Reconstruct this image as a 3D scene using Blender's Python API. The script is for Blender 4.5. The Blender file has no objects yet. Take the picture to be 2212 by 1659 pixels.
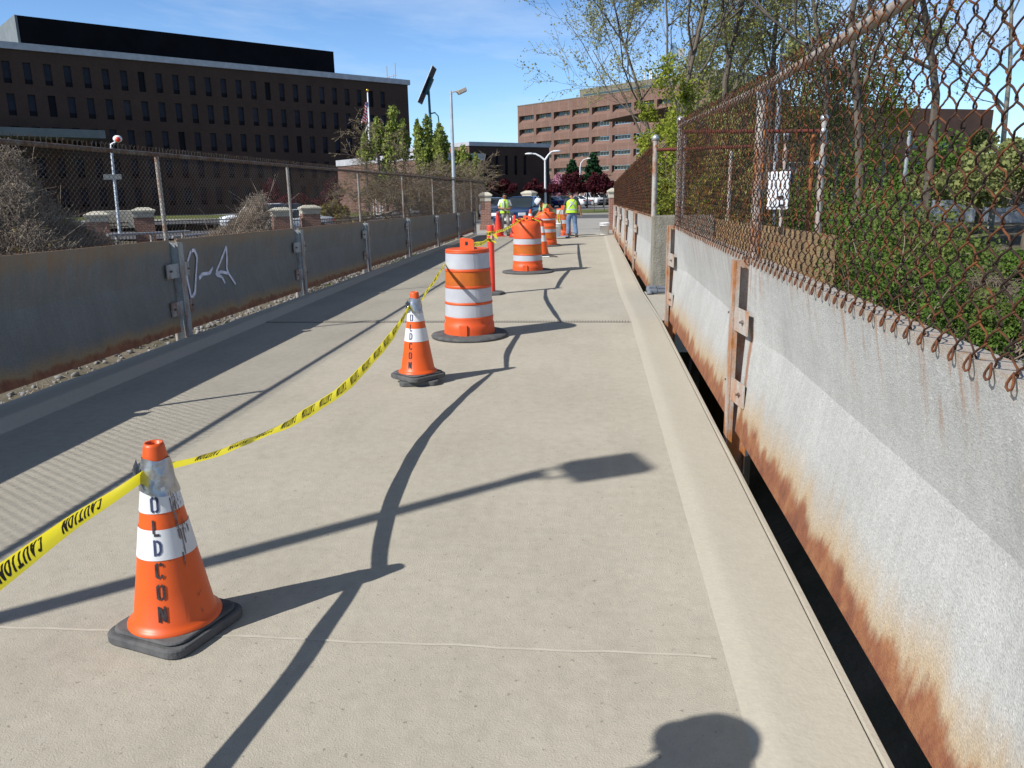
import bpy, bmesh, math, random
import numpy as np
from mathutils import Vector, Matrix
R = math.radians
scene = bpy.context.scene
COL = scene.collection
rng = random.Random(7)
SUN_E, SKY_E, EXPO = 5.0, .07, 0.28

# ---------------------------------------------------------------- camera (eye height 1.63 m, 27 mm equivalent)
F, CX, CY = 1701.1, 1106.0, 829.5            # focal length and centre for the 2212 px wide view the layout was measured in
YAW, PITCH, ROLL, EYE = R(6.029), R(13.704), R(-1.0), 1.63
_f = np.array([-math.sin(YAW)*math.cos(PITCH), math.cos(YAW)*math.cos(PITCH), -math.sin(PITCH)])
_r = np.array([math.cos(YAW), math.sin(YAW), 0.0]); _d = np.cross(_f, _r)
_d2 = _d*math.cos(ROLL) + _r*math.sin(ROLL); _r2 = _r*math.cos(ROLL) - _d*math.sin(ROLL)
_O = np.array([0, 0, EYE])
def ray(x, y): return _r2*(x-CX)/F + _d2*(y-CY)/F + _f
def at(x, y, Y):
    d = ray(x, y); return _O + d*(Y/d[1])
def atx(x, y, X):
    d = ray(x, y); return _O + d*(X/d[0])
def gr(x, y, z=0.0):
    d = ray(x, y); return _O + d*((z-EYE)/d[2])
cam = bpy.data.cameras.new('camera'); cam.sensor_width = 36; cam.lens = 36*3150/4096
cam.clip_start = 0.05; cam.clip_end = 3000
co = bpy.data.objects.new('camera', cam); COL.objects.link(co)
co.matrix_world = Matrix(((_r2[0], -_d2[0], -_f[0], 0), (_r2[1], -_d2[1], -_f[1], 0), (_r2[2], -_d2[2], -_f[2], EYE), (0, 0, 0, 1)))
scene.camera = co

# ---------------------------------------------------------------- materials
class NT:
    def __init__(s, name):
        s.m = bpy.data.materials.new(name); s.m.use_nodes = True
        s.t = s.m.node_tree; s.t.nodes.clear()
        s.out = s.n('ShaderNodeOutputMaterial'); s.b = s.n('ShaderNodeBsdfPrincipled')
        s.l(s.b.outputs[0], s.out.inputs[0]); s.tc = s.n('ShaderNodeTexCoord')
    def n(s, t, **k):
        o = s.t.nodes.new(t)
        for a, v in k.items(): setattr(o, a, v)
        return o
    def l(s, a, b): s.t.links.new(a, b)
    def co(s, scale=(1, 1, 1), out='Object', rot=(0, 0, 0)):
        m = s.n('ShaderNodeMapping'); m.inputs['Scale'].default_value = scale; m.inputs['Rotation'].default_value = rot
        s.l(s.tc.outputs[out], m.inputs[0]); return m.outputs[0]
    def noise(s, sc, detail=4, rough=.55, vec=None):
        o = s.n('ShaderNodeTexNoise'); o.inputs['Scale'].default_value = sc; o.inputs['Detail'].default_value = detail
        o.inputs['Roughness'].default_value = rough; s.l(vec if vec is not None else s.co(), o.inputs['Vector']); return o.outputs[0]
    def ramp(s, fac, stops):
        o = s.n('ShaderNodeValToRGB'); e = o.color_ramp.elements
        while len(e) < len(stops): e.new(.5)
        for q, (p, c) in zip(e, stops):
            q.position = p; q.color = (c, c, c, 1) if isinstance(c, (int, float)) else (*c, 1)
        s.l(fac, o.inputs[0]); return o.outputs[0]
    def mix(s, fac, a, b, mode='MIX'):
        o = s.n('ShaderNodeMix', data_type='RGBA', blend_type=mode)
        for v, i in ((fac, 0), (a, 6), (b, 7)):
            if isinstance(v, (int, float)): o.inputs[i].default_value = v
            elif isinstance(v, tuple): o.inputs[i].default_value = (*v, 1)
            else: s.l(v, o.inputs[i])
        return o.outputs[2]
    def math(s, op, a, b=0.0, c=None, clamp=False):
        o = s.n('ShaderNodeMath', operation=op); o.use_clamp = clamp
        for i, v in enumerate((a, b) if c is None else (a, b, c)):
            if isinstance(v, (int, float)): o.inputs[i].default_value = v
            else: s.l(v, o.inputs[i])
        return o.outputs[0]
    def sep(s, vec):
        o = s.n('ShaderNodeSeparateXYZ'); s.l(vec, o.inputs[0]); return o.outputs
    def color(s, c):
        if isinstance(c, tuple): s.b.inputs['Base Color'].default_value = (*c, 1)
        else: s.l(c, s.b.inputs['Base Color'])
    def set(s, rough=.6, metal=0.0, spec=.5):
        for k, v in (('Roughness', rough), ('Metallic', metal), ('Specular IOR Level', spec)):
            if isinstance(v, (int, float)): s.b.inputs[k].default_value = v
            else: s.l(v, s.b.inputs[k])
    def bump(s, h, strength=.3, dist=.01):
        o = s.n('ShaderNodeBump'); o.inputs['Strength'].default_value = strength; o.inputs['Distance'].default_value = dist
        s.l(h, o.inputs['Height']); s.l(o.outputs[0], s.b.inputs['Normal'])

def M(name, c1, c2=None, scale=5., rough=.6, metal=0., spec=.4, bump=None, lo=.35, hi=.65, detail=4, stretch=(1, 1, 1)):
    n = NT(name)
    if c2 is None: n.color(c1)
    else: n.color(n.mix(n.ramp(n.noise(scale, detail, vec=n.co(stretch)), [(lo, 0.), (hi, 1.)]), c1, c2))
    n.set(rough, metal, spec)
    if bump: n.bump(n.noise(bump[0], 3), bump[1], bump[2] if len(bump) > 2 else .01)
    return n.m

def mat_deck():
    n = NT('sanded_deck_paint')
    big = n.ramp(n.noise(.9, 5), [(.3, (.392, .358, .292)), (.7, (.442, .405, .333))])
    mid = n.ramp(n.noise(14, 6, .65), [(.3, .9), (.7, 1.05)])
    v = n.n('ShaderNodeTexVoronoi'); v.inputs['Scale'].default_value = 95; n.l(n.co(), v.inputs['Vector'])
    pit = n.ramp(v.outputs[0], [(.05, .72), (.22, 1.)])
    spk = n.ramp(n.noise(42, 2, .5), [(.66, 1.), (.74, .62)])
    st = n.ramp(n.noise(1.6, 6, .7, n.co((1, .35, 1))), [(.48, 1.), (.75, .86)])
    st2 = n.ramp(n.noise(3.1, 5, .6), [(.62, 1.), (.70, .93)])
    st = n.mix(1., st, st2, 'MULTIPLY')
    c = n.mix(1., n.mix(1., n.mix(1., n.mix(1., big, mid, 'MULTIPLY'), pit, 'MULTIPLY'), spk, 'MULTIPLY'), st, 'MULTIPLY')
    n.color(c); n.set(.9, 0, .25)
    h = n.math('ADD', n.math('MULTIPLY', n.noise(150, 3, .7), .6), n.math('MULTIPLY', n.noise(24, 4), .35))
    n.bump(h, .6, .010); return n.m
def mat_kerb():
    n = NT('smooth_kerb_paint')
    c = n.ramp(n.noise(1.3, 6, .6, n.co((1, .3, 1))), [(.3, (.392, .358, .292)), (.7, (.435, .398, .328))])
    c = n.mix(1., c, n.ramp(n.noise(30, 5, .7), [(.3, .93), (.7, 1.03)]), 'MULTIPLY')
    n.color(c); n.set(.8, 0, .25); n.bump(n.math('ADD', n.noise(60, 4), n.math('MULTIPLY', n.noise(7, 3), 2.)), .18, .012); return n.m
def mat_panel(rust_h, name, streak=1., base=(.365, .365, .35), top=1.24):
    # grey speckled coating; rust creeping up from the lower edge and running down from the fence above
    n = NT(name); xyz = n.sep(n.tc.outputs['Object']); z = xyz[2]
    v = n.n('ShaderNodeTexVoronoi'); v.inputs['Scale'].default_value = 170; n.l(n.co(), v.inputs['Vector'])
    grain = n.ramp(v.outputs['Color'], [(.08, .80), (.5, 1.), (.9, 1.12), (.97, 1.38)])
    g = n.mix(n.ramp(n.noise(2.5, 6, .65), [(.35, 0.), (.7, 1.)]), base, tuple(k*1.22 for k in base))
    g = n.mix(1., g, grain, 'MULTIPLY')
    g = n.mix(1., g, n.ramp(n.noise(5, 5, .7, n.co((1, 3.5, .35))), [(.35, .93), (.65, 1.04)]), 'MULTIPLY')
    tone = n.ramp(n.noise(9, 6, .7, n.co((1, 1, .6))), [(.3, (.33, .16, .075)), (.55, (.22, .085, .045)), (.75, (.13, .058, .04))])
    wob = n.math('MULTIPLY', n.math('SUBTRACT', n.noise(5.5, 5, .65, n.co((1, 1, .3))), .5), rust_h*2.4)
    zz = n.math('ADD', z, wob)
    full = n.n('ShaderNodeMapRange', interpolation_type='SMOOTHSTEP'); n.l(zz, full.inputs[0])
    full.inputs[1].default_value = rust_h*1.15; full.inputs[2].default_value = rust_h*.55
    tint = n.n('ShaderNodeMapRange', interpolation_type='SMOOTHSTEP'); n.l(zz, tint.inputs[0])
    tint.inputs[1].default_value = rust_h*2.6; tint.inputs[2].default_value = rust_h*.6
    c = n.mix(n.math('MULTIPLY', tint.outputs[0], .66), g, n.mix(1., (.40, .25, .085), grain, 'MULTIPLY'))
    c = n.mix(full.outputs[0], c, n.mix(.6, tone, n.mix(1., tone, grain, 'MULTIPLY')))
    # streaks from the top
    fall = n.n('ShaderNodeMapRange', interpolation_type='SMOOTHSTEP'); n.l(n.math('ADD', z, n.math('MULTIPLY', n.noise(3.3, 3, .6, n.co((1, 1, .05))), .7)), fall.inputs[0])
    fall.inputs[1].default_value = top-.12; fall.inputs[2].default_value = top+.38
    s1 = n.ramp(n.noise(15, 3, .6, n.co((1, 1, .05))), [(.52, 0.), (.68, 1.)])
    edge = n.n('ShaderNodeMapRange', interpolation_type='SMOOTHSTEP'); n.l(n.math('ADD', z, n.math('MULTIPLY', n.noise(8, 4), .10)), edge.inputs[0])
    edge.inputs[1].default_value = top-.12; edge.inputs[2].default_value = top+.03
    c = n.mix(n.math('MULTIPLY', n.math('MULTIPLY', fall.outputs[0], s1), .85*streak), c, (.27, .115, .035))
    c = n.mix(n.math('MULTIPLY', edge.outputs[0], .55*streak), c, (.36, .21, .08))
    yy = n.math('ABSOLUTE', n.math('SUBTRACT', n.math('ADD', xyz[1], n.math('MULTIPLY', n.noise(7, 3), .05)), 5.155))     # run-down below the bolted brackets
    dr = n.n('ShaderNodeMapRange', interpolation_type='SMOOTHSTEP'); n.l(yy, dr.inputs[0]); dr.inputs[1].default_value = .045; dr.inputs[2].default_value = .012
    dz = n.n('ShaderNodeMapRange', interpolation_type='SMOOTHSTEP'); n.l(z, dz.inputs[0]); dz.inputs[1].default_value = .80; dz.inputs[2].default_value = .66
    c = n.mix(n.math('MULTIPLY', n.math('MULTIPLY', dr.outputs[0], dz.outputs[0]), .8), c, (.25, .10, .035))
    n.color(c); n.set(.62, 0., .28); n.bump(n.math('ADD', v.outputs[0], n.math('MULTIPLY', n.noise(45, 4), 1.2)), .35, .006); return n.m
def mat_galv_rust(name, amt=.5, c1=(.36, .35, .33), c2=(.19, .075, .03), sc=6, metal=.25, stretch=(1, 1, .5)):
    n = NT(name); f = n.ramp(n.noise(sc, 6, .7, n.co(stretch)), [(.62-amt*.4, 0.), (.80-amt*.4, 1.)])
    sp = n.ramp(n.noise(60, 3, .6), [(.3, .8), (.7, 1.1)])
    n.color(n.mix(1., n.mix(f, c1, n.mix(n.noise(20, 4), c2, tuple(v*1.9 for v in c2))), sp, 'MULTIPLY')); n.set(.55, metal, .4); n.bump(n.noise(40, 3), .2, .004); return n.m
def mat_brick(name, c1, c2, mortar, sc, axis='xz'):
    n = NT(name); x, y, z = n.sep(n.tc.outputs['Object'])[:3]
    cb = n.n('ShaderNodeCombineXYZ'); n.l(n.math('ADD', x, y), cb.inputs[0]); n.l(z, cb.inputs[1])
    b = n.n('ShaderNodeTexBrick'); b.inputs['Color1'].default_value = (*c1, 1); b.inputs['Color2'].default_value = (*c2, 1); b.inputs['Mortar'].default_value = (*mortar, 1)
    b.inputs['Scale'].default_value = sc; b.inputs['Mortar Size'].default_value = .012; b.inputs['Brick Width'].default_value = .46; b.inputs['Row Height'].default_value = .15
    n.l(cb.outputs[0], b.inputs['Vector'])
    c = n.mix(1., b.outputs[0], n.ramp(n.noise(.35, 6, .7), [(.3, .82), (.7, 1.1)]), 'MULTIPLY')
    n.color(c); n.set(.9, 0, .2); return n.m
def mat_leaf(name, c1, c2, sc=1.5, trans=.35):
    n = NT(name); n.t.nodes.remove(n.b)
    c = n.mix(n.ramp(n.noise(sc, 5, .7), [(.3, 0.), (.7, 1.)]), c1, c2)
    d = n.n('ShaderNodeBsdfDiffuse'); t = n.n('ShaderNodeBsdfTranslucent'); m = n.n('ShaderNodeMixShader'); m.inputs[0].default_value = trans
    n.l(c, d.inputs[0]); n.l(c, t.inputs[0]); n.l(d.outputs[0], m.inputs[1]); n.l(t.outputs[0], m.inputs[2]); n.l(m.outputs[0], n.out.inputs[0]); return n.m
def mat_glass(name, c=(.02, .025, .03), rough=.08):
    n = NT(name); n.color(n.mix(n.ramp(n.noise(.6, 3), [(.4, 0.), (.6, 1.)]), c, tuple(v*1.6 for v in c))); n.set(rough, 0, .7); return n.m

MT = {}
MT['deck'] = mat_deck(); MT['kerb'] = mat_kerb()
MT['panel'] = mat_panel(.15, 'speckled_grey_barrier_coating')
MT['panel_shaded'] = mat_panel(.085, 'shaded_grey_barrier_coating', .6, (.165, .168, .155), 1.0)  # left side's shade put into the base colour and partly the rusty foot
MT['galv'] = mat_galv_rust('galvanised_pipe_with_rust', .36, (.40, .38, .345))
MT['galv_clean'] = M('galvanised_steel', (.50, .52, .54), (.38, .40, .42), 8, .4, .55, .5)
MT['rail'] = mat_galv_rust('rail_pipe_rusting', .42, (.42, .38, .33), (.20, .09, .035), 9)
MT['rust'] = M('rust_scale', (.16, .06, .028), (.30, .12, .04), 18, .85, 0, .2, (60, .4, .004))
MT['wire_rust'] = M('rusty_fence_wire', (.030, .018, .014), (.17, .058, .02), 11, .8, 0, .25, lo=.44, hi=.68)
MT['wire_grey'] = M('dull_fence_wire', (.085, .075, .065), (.07, .04, .025), 4, .7, .2, .3)
MT['hpost'] = mat_galv_rust('steel_post_paint_rusting', .58, (.40, .39, .36), (.27, .10, .025), 5, .05, (1, 1, .3))
MT['hpost_pale'] = mat_galv_rust('steel_post_paint_pale', .3, (.45, .47, .48), (.2, .09, .04), 5, .1, (1, 1, .35))
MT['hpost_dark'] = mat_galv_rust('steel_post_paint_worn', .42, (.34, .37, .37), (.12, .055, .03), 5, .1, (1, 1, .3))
MT['rail_dark'] = mat_galv_rust('rail_pipe_dark', .55, (.20, .18, .155), (.09, .045, .025), 9)  # rail pipe copy: left-side shade put into its colour, with more rust
MT['bolt'] = M('bolt_steel', (.28, .26, .24), (.16, .09, .06), 40, .45, .6, .5)
MT['orange'] = M('orange_cone_plastic', (.74, .105, .012), (.62, .085, .012), 3, .42, 0, .45, detail=6)
MT['orange_drum'] = M('orange_drum_plastic', (.72, .105, .022), (.62, .08, .018), 3, .5, 0, .4)
MT['orange_refl'] = M('orange_reflective_sheet', (.55, .14, .012), (.42, .095, .012), 3.5, .55, 0, .4)
MT['redorange'] = M('red_orange_plastic', (.85, .06, .03), (.72, .05, .025), 3, .4, 0, .45)
MT['white_refl'] = M('white_reflective_sheet', (.47, .485, .525), (.40, .41, .45), 4, .5, 0, .45)
MT['white_refl2'] = M('white_cone_collar', (.72, .73, .76), (.60, .61, .63), 7, .5, 0, .45, detail=7)
MT['wire_knuckle'] = M('rusted_wire_knuckle', (.17, .062, .026), (.07, .032, .02), 22, .85, 0, .2)
MT['rubber'] = M('black_rubber', (.075, .077, .081), (.12, .12, .12), 12, .85, 0, .25, (50, .5, .006))
MT['ink'] = M('stencil_ink', (.016, .016, .022), (.05, .045, .05), 60, .7)
MT['ink_blue'] = M('stencil_ink_bluish', (.02, .035, .10), (.05, .06, .13), 60, .7)
MT['grime'] = M('grime_scuff', (.10, .07, .055), (.28, .22, .19), 45, .8)
MT['duct'] = M('duct_tape', (.42, .43, .45), (.30, .31, .33), 18, .28, .75, .5, (9, .7, .02))
def mat_tape():
    n = NT('yellow_caution_tape'); c = n.mix(n.noise(3), (.86, .78, .04), (.74, .64, .03)); n.color(c); n.set(.38, 0, .5)
    tr = n.n('ShaderNodeBsdfTranslucent'); n.l(c, tr.inputs[0]); mx_ = n.n('ShaderNodeMixShader'); mx_.inputs[0].default_value = .42
    n.l(n.b.outputs[0], mx_.inputs[1]); n.l(tr.outputs[0], mx_.inputs[2]); n.l(mx_.outputs[0], n.out.inputs[0]); return n.m
MT['tape'] = mat_tape()
MT['black'] = M('black_print', (.012, .012, .012))
def mat_conc(name, c1, c2):
    n = NT(name); c = n.mix(n.ramp(n.noise(3, 7, .65), [(.35, 0.), (.65, 1.)]), c1, c2)
    c = n.mix(1., c, n.ramp(n.noise(9, 5, .7, n.co((1, 1, .12))), [(.4, .82), (.62, 1.05)]), 'MULTIPLY')
    v = n.n('ShaderNodeTexVoronoi'); v.inputs['Scale'].default_value = 34; n.l(n.co(), v.inputs['Vector'])
    c = n.mix(1., c, n.ramp(v.outputs[0], [(.06, .55), (.16, 1.)]), 'MULTIPLY')
    c = n.mix(n.ramp(n.noise(1.7, 4, .6, n.co((1, 1, .5))), [(.55, 0.), (.75, .5)]), c, (.30, .19, .09))
    n.color(c); n.set(.9, 0, .2); n.bump(n.math('ADD', v.outputs[0], n.noise(40, 4)), .4, .015); return n.m
MT['concrete'] = mat_conc('weathered_concrete', (.27, .25, .205), (.19, .178, .145))
MT['concrete_tan'] = mat_conc('rust_stained_concrete', (.36, .245, .125), (.24, .17, .10))
MT['white_paint'] = M('white_enamel', (.86, .87, .88), (.80, .81, .83), 5, .4)
MT['grey_pvc'] = M('grey_conduit', (.15, .165, .19), (.11, .12, .14), 5, .6)
MT['graffiti'] = M('pale_spray_paint', (.80, .79, .88), (.55, .55, .62), 14, .8)
MT['asphalt'] = M('asphalt', (.115, .115, .118), (.085, .085, .09), 1.2, .9, 0, .25, (60, .3, .01), detail=7)
MT['asphalt_pale'] = M('worn_street', (.22, .215, .215), (.18, .175, .175), .8, .9, 0, .2, (60, .2, .01), detail=7)
MT['pave'] = M('pavement', (.36, .345, .315), (.31, .295, .27), .8, .9, 0, .2)
MT['grass'] = M('lawn', (.085, .115, .03), (.13, .13, .05), 1.5, .95, 0, .15, detail=8)
MT['dirt'] = M('bank_soil', (.16, .135, .10), (.085, .078, .05), 1.1, .95, 0, .15, (8, .6, .05), detail=8)
MT['stone'] = M('grey_ballast', (.27, .265, .26), (.17, .16, .15), 6, .9, 0, .2)
MT['bark'] = M('bark', (.15, .125, .10), (.08, .067, .055), 6, .9, 0, .2, (18, .6, .02), stretch=(1, 1, .2))
MT['bark_pale'] = M('pale_bark', (.34, .32, .28), (.17, .155, .13), 6, .9, 0, .2, stretch=(1, 1, .3))
MT['twig'] = M('dry_twigs', (.40, .335, .265), (.25, .20, .16), 1.6, .9, 0, .2)
MT['twig_dark'] = M('dark_twigs', (.25, .20, .155), (.14, .11, .085), 3, .9, 0, .2)
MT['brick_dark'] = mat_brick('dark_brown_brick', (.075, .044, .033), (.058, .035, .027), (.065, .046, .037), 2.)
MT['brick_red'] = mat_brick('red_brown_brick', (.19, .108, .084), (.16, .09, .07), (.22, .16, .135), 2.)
MT['brick_pillar'] = mat_brick('pillar_brick', (.30, .14, .10), (.22, .10, .075), (.38, .33, .28), 2.)
MT['limestone'] = M('limestone_cap', (.55, .51, .42), (.45, .42, .34), 4, .85)
MT['parapet'] = M('pale_parapet', (.42, .43, .46), (.33, .34, .37), 1.5, .6)
MT['dark_metal'] = M('dark_metal_cladding', (.006, .006, .008), (.009, .009, .011), .5, .8, 0, .05)
MT['grey_cladding'] = M('grey_cladding', (.15, .17, .175), (.12, .135, .14), 1, .7)
MT['tan_metal'] = M('olive_metal_cladding', (.17, .155, .11), (.14, .128, .095), .8, .6)
MT['winglass'] = M('window_glass_bluish', (.018, .02, .03), (.028, .03, .042), .8, .45, 0, .12)
MT['winglass_low'] = M('window_lower_panel', (.010, .010, .013), None, rough=.6, spec=.1)
MT['winglass_lit'] = mat_glass('window_glass_dark', (.03, .042, .045), .12)
MT['blind'] = M('pale_window_blind', (.34, .33, .25), (.26, .255, .20), 1, .7)
MT['mullion'] = M('window_mullion', (.10, .10, .09))
MT['teal'] = M('teal_painted_steel', (.02, .10, .13), (.03, .12, .15), 3, .4)
MT['pv'] = M('solar_cells', (.012, .015, .03), (.02, .025, .05), 30, .5, 0, .2)
MT['alu'] = M('bare_aluminium', (.62, .63, .64), (.5, .51, .52), 4, .35, .6, .5)
MT['white_pole'] = M('white_painted_pole', (.74, .75, .77), (.66, .67, .69), 3, .4)
MT['lamp_glass'] = M('floodlight_lens', (.52, .45, .36), (.42, .37, .31), 3, .3)
MT['gold'] = M('gilded_ball', (.75, .42, .06), None, rough=.25, metal=.8)
MT['iron'] = M('black_iron', (.018, .018, .02), (.03, .03, .032), 4, .5)
MT['skin'] = M('skin', (.34, .17, .10), (.30, .145, .085), 9, .55)
MT['hair'] = M('dark_hair', (.012, .009, .008), (.025, .018, .014), 30, .6)
MT['vest'] = M('lime_safety_vest', (.52, .86, .045), (.44, .76, .035), 5, .6)
MT['silver'] = M('reflective_silver', (.55, .58, .60), (.46, .49, .52), 5, .4, .2)
MT['tee_white'] = M('white_cotton', (.72, .72, .72), (.62, .62, .62), 6, .85)
MT['tee_navy'] = M('navy_cotton', (.02, .028, .05), (.03, .04, .065), 6, .85)
MT['tee_green'] = M('pale_green_cotton', (.40, .52, .20), (.34, .45, .17), 6, .85)
MT['jeans'] = M('blue_denim', (.10, .17, .30), (.15, .235, .37), 7, .85)
MT['khaki'] = M('grey_work_trousers', (.36, .35, .31), (.29, .28, .25), 6, .85)
MT['hat'] = M('white_hat', (.80, .82, .86), None, rough=.7)
MT['shoe'] = M('dark_shoes', (.04, .035, .03))
MT['tyre'] = M('tyre', (.018, .018, .019), None, rough=.8)
MT['rim'] = M('alloy_rim', (.60, .61, .63), (.45, .46, .48), 9, .3, .6)
MT['carglass'] = mat_glass('car_glass', (.016, .022, .025), .04)
MT['seat'] = M('car_interior', (.10, .09, .08))
MT['chrome'] = M('chrome', (.75, .76, .78), None, rough=.12, metal=1.)
MT['headlamp'] = M('headlamp_lens', (.70, .73, .78), (.5, .52, .56), 20, .08, 0, .8)
MT['taillamp'] = M('taillamp_lens', (.55, .01, .01), None, rough=.15)
def paint(name, c): 
    n = NT(name); n.color(c); n.set(.3, .15, .5)
    try: n.b.inputs['Coat Weight'].default_value = .8; n.b.inputs['Coat Roughness'].default_value = .05
    except Exception: pass
    return n.m
for k, c in dict(navy=(.008, .022, .075), silver=(.50, .53, .58), white=(.74, .76, .79), black=(.012, .012, .014), blue=(.012, .035, .16), grey=(.16, .17, .19), paleblue=(.22, .36, .52), red=(.3, .02, .02)).items():
    MT['car_'+k] = paint('car_paint_'+k, c)
MT['leaf_spring'] = mat_leaf('spring_leaves', (.42, .42, .155), (.27, .29, .105), 1.2, .45)
MT['leaf_yellow'] = mat_leaf('yellow_green_leaves', (.34, .36, .05), (.20, .25, .04), 1.2)
MT['leaf_bush'] = mat_leaf('bright_green_leaves', (.145, .24, .045), (.05, .09, .022), 1.1)
MT['leaf_olive'] = mat_leaf('olive_green_leaves', (.19, .235, .065), (.085, .11, .035), 1.1)
MT['leaf_pale'] = mat_leaf('pale_green_leaves', (.32, .34, .14), (.18, .205, .07), 1.2)
MT['leaf_ivy'] = mat_leaf('poplar_leaves', (.34, .385, .10), (.19, .24, .065), 1.)
MT['leaf_bud'] = mat_leaf('olive_buds', (.30, .24, .07), (.20, .17, .06), 1.2)
MT['leaf_plum'] = mat_leaf('plum_leaves', (.125, .03, .04), (.06, .018, .024), .8, .35)
MT['leaf_pink'] = mat_leaf('pink_blossom', (.60, .30, .38), (.48, .23, .33), 2, .3)
MT['needle'] = mat_leaf('conifer_needles', (.035, .085, .035), (.022, .055, .028), 1.5, .15)
MT['flag'] = None

# ---------------------------------------------------------------- mesh building
def link(o):
    COL.objects.link(o); return o
class MB:
    def __init__(s): s.v = []; s.f = []; s.mi = []; s.sm = []
    def add(s, vs, fs, mi=0, sm=False):
        o = len(s.v); s.v.extend([tuple(map(float, p)) for p in vs])
        for f in fs: s.f.append(tuple(i+o for i in f)); s.mi.append(mi); s.sm.append(sm)
        return s
    def box(s, a, b, mi=0, M4=None):
        (x0, y0, z0), (x1, y1, z1) = a, b
        vs = [(x0, y0, z0), (x1, y0, z0), (x1, y1, z0), (x0, y1, z0), (x0, y0, z1), (x1, y0, z1), (x1, y1, z1), (x0, y1, z1)]
        if M4 is not None: vs = [tuple(M4 @ Vector(p)) for p in vs]
        return s.add(vs, [(0, 3, 2, 1), (4, 5, 6, 7), (0, 1, 5, 4), (1, 2, 6, 5), (2, 3, 7, 6), (3, 0, 4, 7)], mi)
    def cbox(s, c, d, mi=0, rot=None, bev=0.):
        # box centred at c, size d, rotated, with a small chamfer on all edges
        Mx = Matrix.Translation(Vector(c)) @ (rot.to_4x4() if rot is not None else Matrix.Identity(4))
        hx, hy, hz = d[0]/2, d[1]/2, d[2]/2
        if bev <= 0: return s.box((-hx, -hy, -hz), (hx, hy, hz), mi, Mx)
        bm = bmesh.new(); bmesh.ops.create_cube(bm, size=1.)
        for v in bm.verts: v.co = Vector((v.co.x*d[0], v.co.y*d[1], v.co.z*d[2]))
        bmesh.ops.bevel(bm, geom=bm.edges[:], offset=bev, segments=2, affect='EDGES', profile=.6)
        bm.verts.index_update()
        s.add([tuple(Mx @ v.co) for v in bm.verts], [tuple(v.index for v in f.verts) for f in bm.faces], mi); bm.free(); return s
    def quad(s, a, b, c, d, mi=0): return s.add([a, b, c, d], [(0, 1, 2, 3)], mi)
    def tube(s, pts, rad, n=8, mi=0, cap=True, sm=True):
        pts = [Vector(p) for p in pts]; m = len(pts)
        if not hasattr(rad, '__len__'): rad = [rad]*m
        t0 = (pts[1]-pts[0]).normalized(); ref = Vector((0, 0, 1)) if abs(t0.z) < .9 else Vector((1, 0, 0))
        nx = t0.cross(ref).normalized(); vs = []
        for i in range(m):
            t = (pts[min(i+1, m-1)]-pts[max(i-1, 0)]).normalized()
            nx = (nx - t*nx.dot(t)); nx = nx.normalized() if nx.length > 1e-6 else t.orthogonal().normalized(); ny = t.cross(nx)
            for k in range(n):
                a = 2*math.pi*k/n; vs.append(pts[i]+(nx*math.cos(a)+ny*math.sin(a))*rad[i])
        fs = [(i*n+k, i*n+(k+1) % n, (i+1)*n+(k+1) % n, (i+1)*n+k) for i in range(m-1) for k in range(n)]
        s.add(vs, fs, mi, sm)
        if cap:
            s.add(vs[:n], [tuple(range(n))[::-1]], mi); s.add(vs[-n:], [tuple(range(n))], mi)
        return s
    def lathe(s, prof, n=32, mi=0, c=(0, 0, 0), sm=True, cap=True, fn=None, a0=0., a1=2*math.pi):
        # prof: list of (r, z) or (r, z, mi)
        vs = []; full = abs(a1-a0-2*math.pi) < 1e-6; cols = n if full else n+1
        for p in prof:
            for k in range(cols):
                a = a0+(a1-a0)*k/n; r, z = p[0], p[1]
                if fn: r, z = fn(r, z, a)
                vs.append((c[0]+r*math.cos(a), c[1]+r*math.sin(a), c[2]+z))
        for i in range(len(prof)-1):
            m_ = prof[i+1][2] if len(prof[i+1]) > 2 else mi
            s.add([], [], 0)
        o = len(s.v); s.v.extend(vs)
        for i in range(len(prof)-1):
            m_ = prof[i+1][2] if len(prof[i+1]) > 2 else mi
            for k in range(n):
                k2 = (k+1) % cols if full else k+1
                s.f.append((o+i*cols+k, o+i*cols+k2, o+(i+1)*cols+k2, o+(i+1)*cols+k)); s.mi.append(m_); s.sm.append(sm)
        if cap and full:
            if prof[-1][0] > 1e-4: s.f.append(tuple(o+(len(prof)-1)*cols+k for k in range(n))); s.mi.append(prof[-1][2] if len(prof[-1]) > 2 else mi); s.sm.append(False)
            if prof[0][0] > 1e-4: s.f.append(tuple(o+k for k in range(n))[::-1]); s.mi.append(prof[1][2] if len(prof[1]) > 2 else mi); s.sm.append(False)
        return s
    def prism(s, poly, axis_from, axis_to, mi=0):
        # extrude polygon (list of Vectors offsets) from one offset to another
        n = len(poly); a = [Vector(p)+Vector(axis_from) for p in poly]; b = [Vector(p)+Vector(axis_to) for p in poly]
        s.add(a+b, [tuple(range(n))[::-1], tuple(range(n, 2*n))]+[(i, (i+1) % n, n+(i+1) % n, n+i) for i in range(n)], mi); return s
    def sphere(s, c, r, mi=0, n=12, m=8, sc=(1, 1, 1)):
        vs = [(c[0]+r*sc[0]*math.sin(math.pi*j/m)*math.cos(2*math.pi*i/n), c[1]+r*sc[1]*math.sin(math.pi*j/m)*math.sin(2*math.pi*i/n), c[2]+r*sc[2]*math.cos(math.pi*j/m)) for j in range(m+1) for i in range(n)]
        return s.add(vs, [(j*n+i, (j+1)*n+i, (j+1)*n+(i+1) % n, j*n+(i+1) % n) for j in range(m) for i in range(n)], mi, True)
    def strip(s, pts, w, up=(0, 0, 1), mi=0): pass
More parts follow.
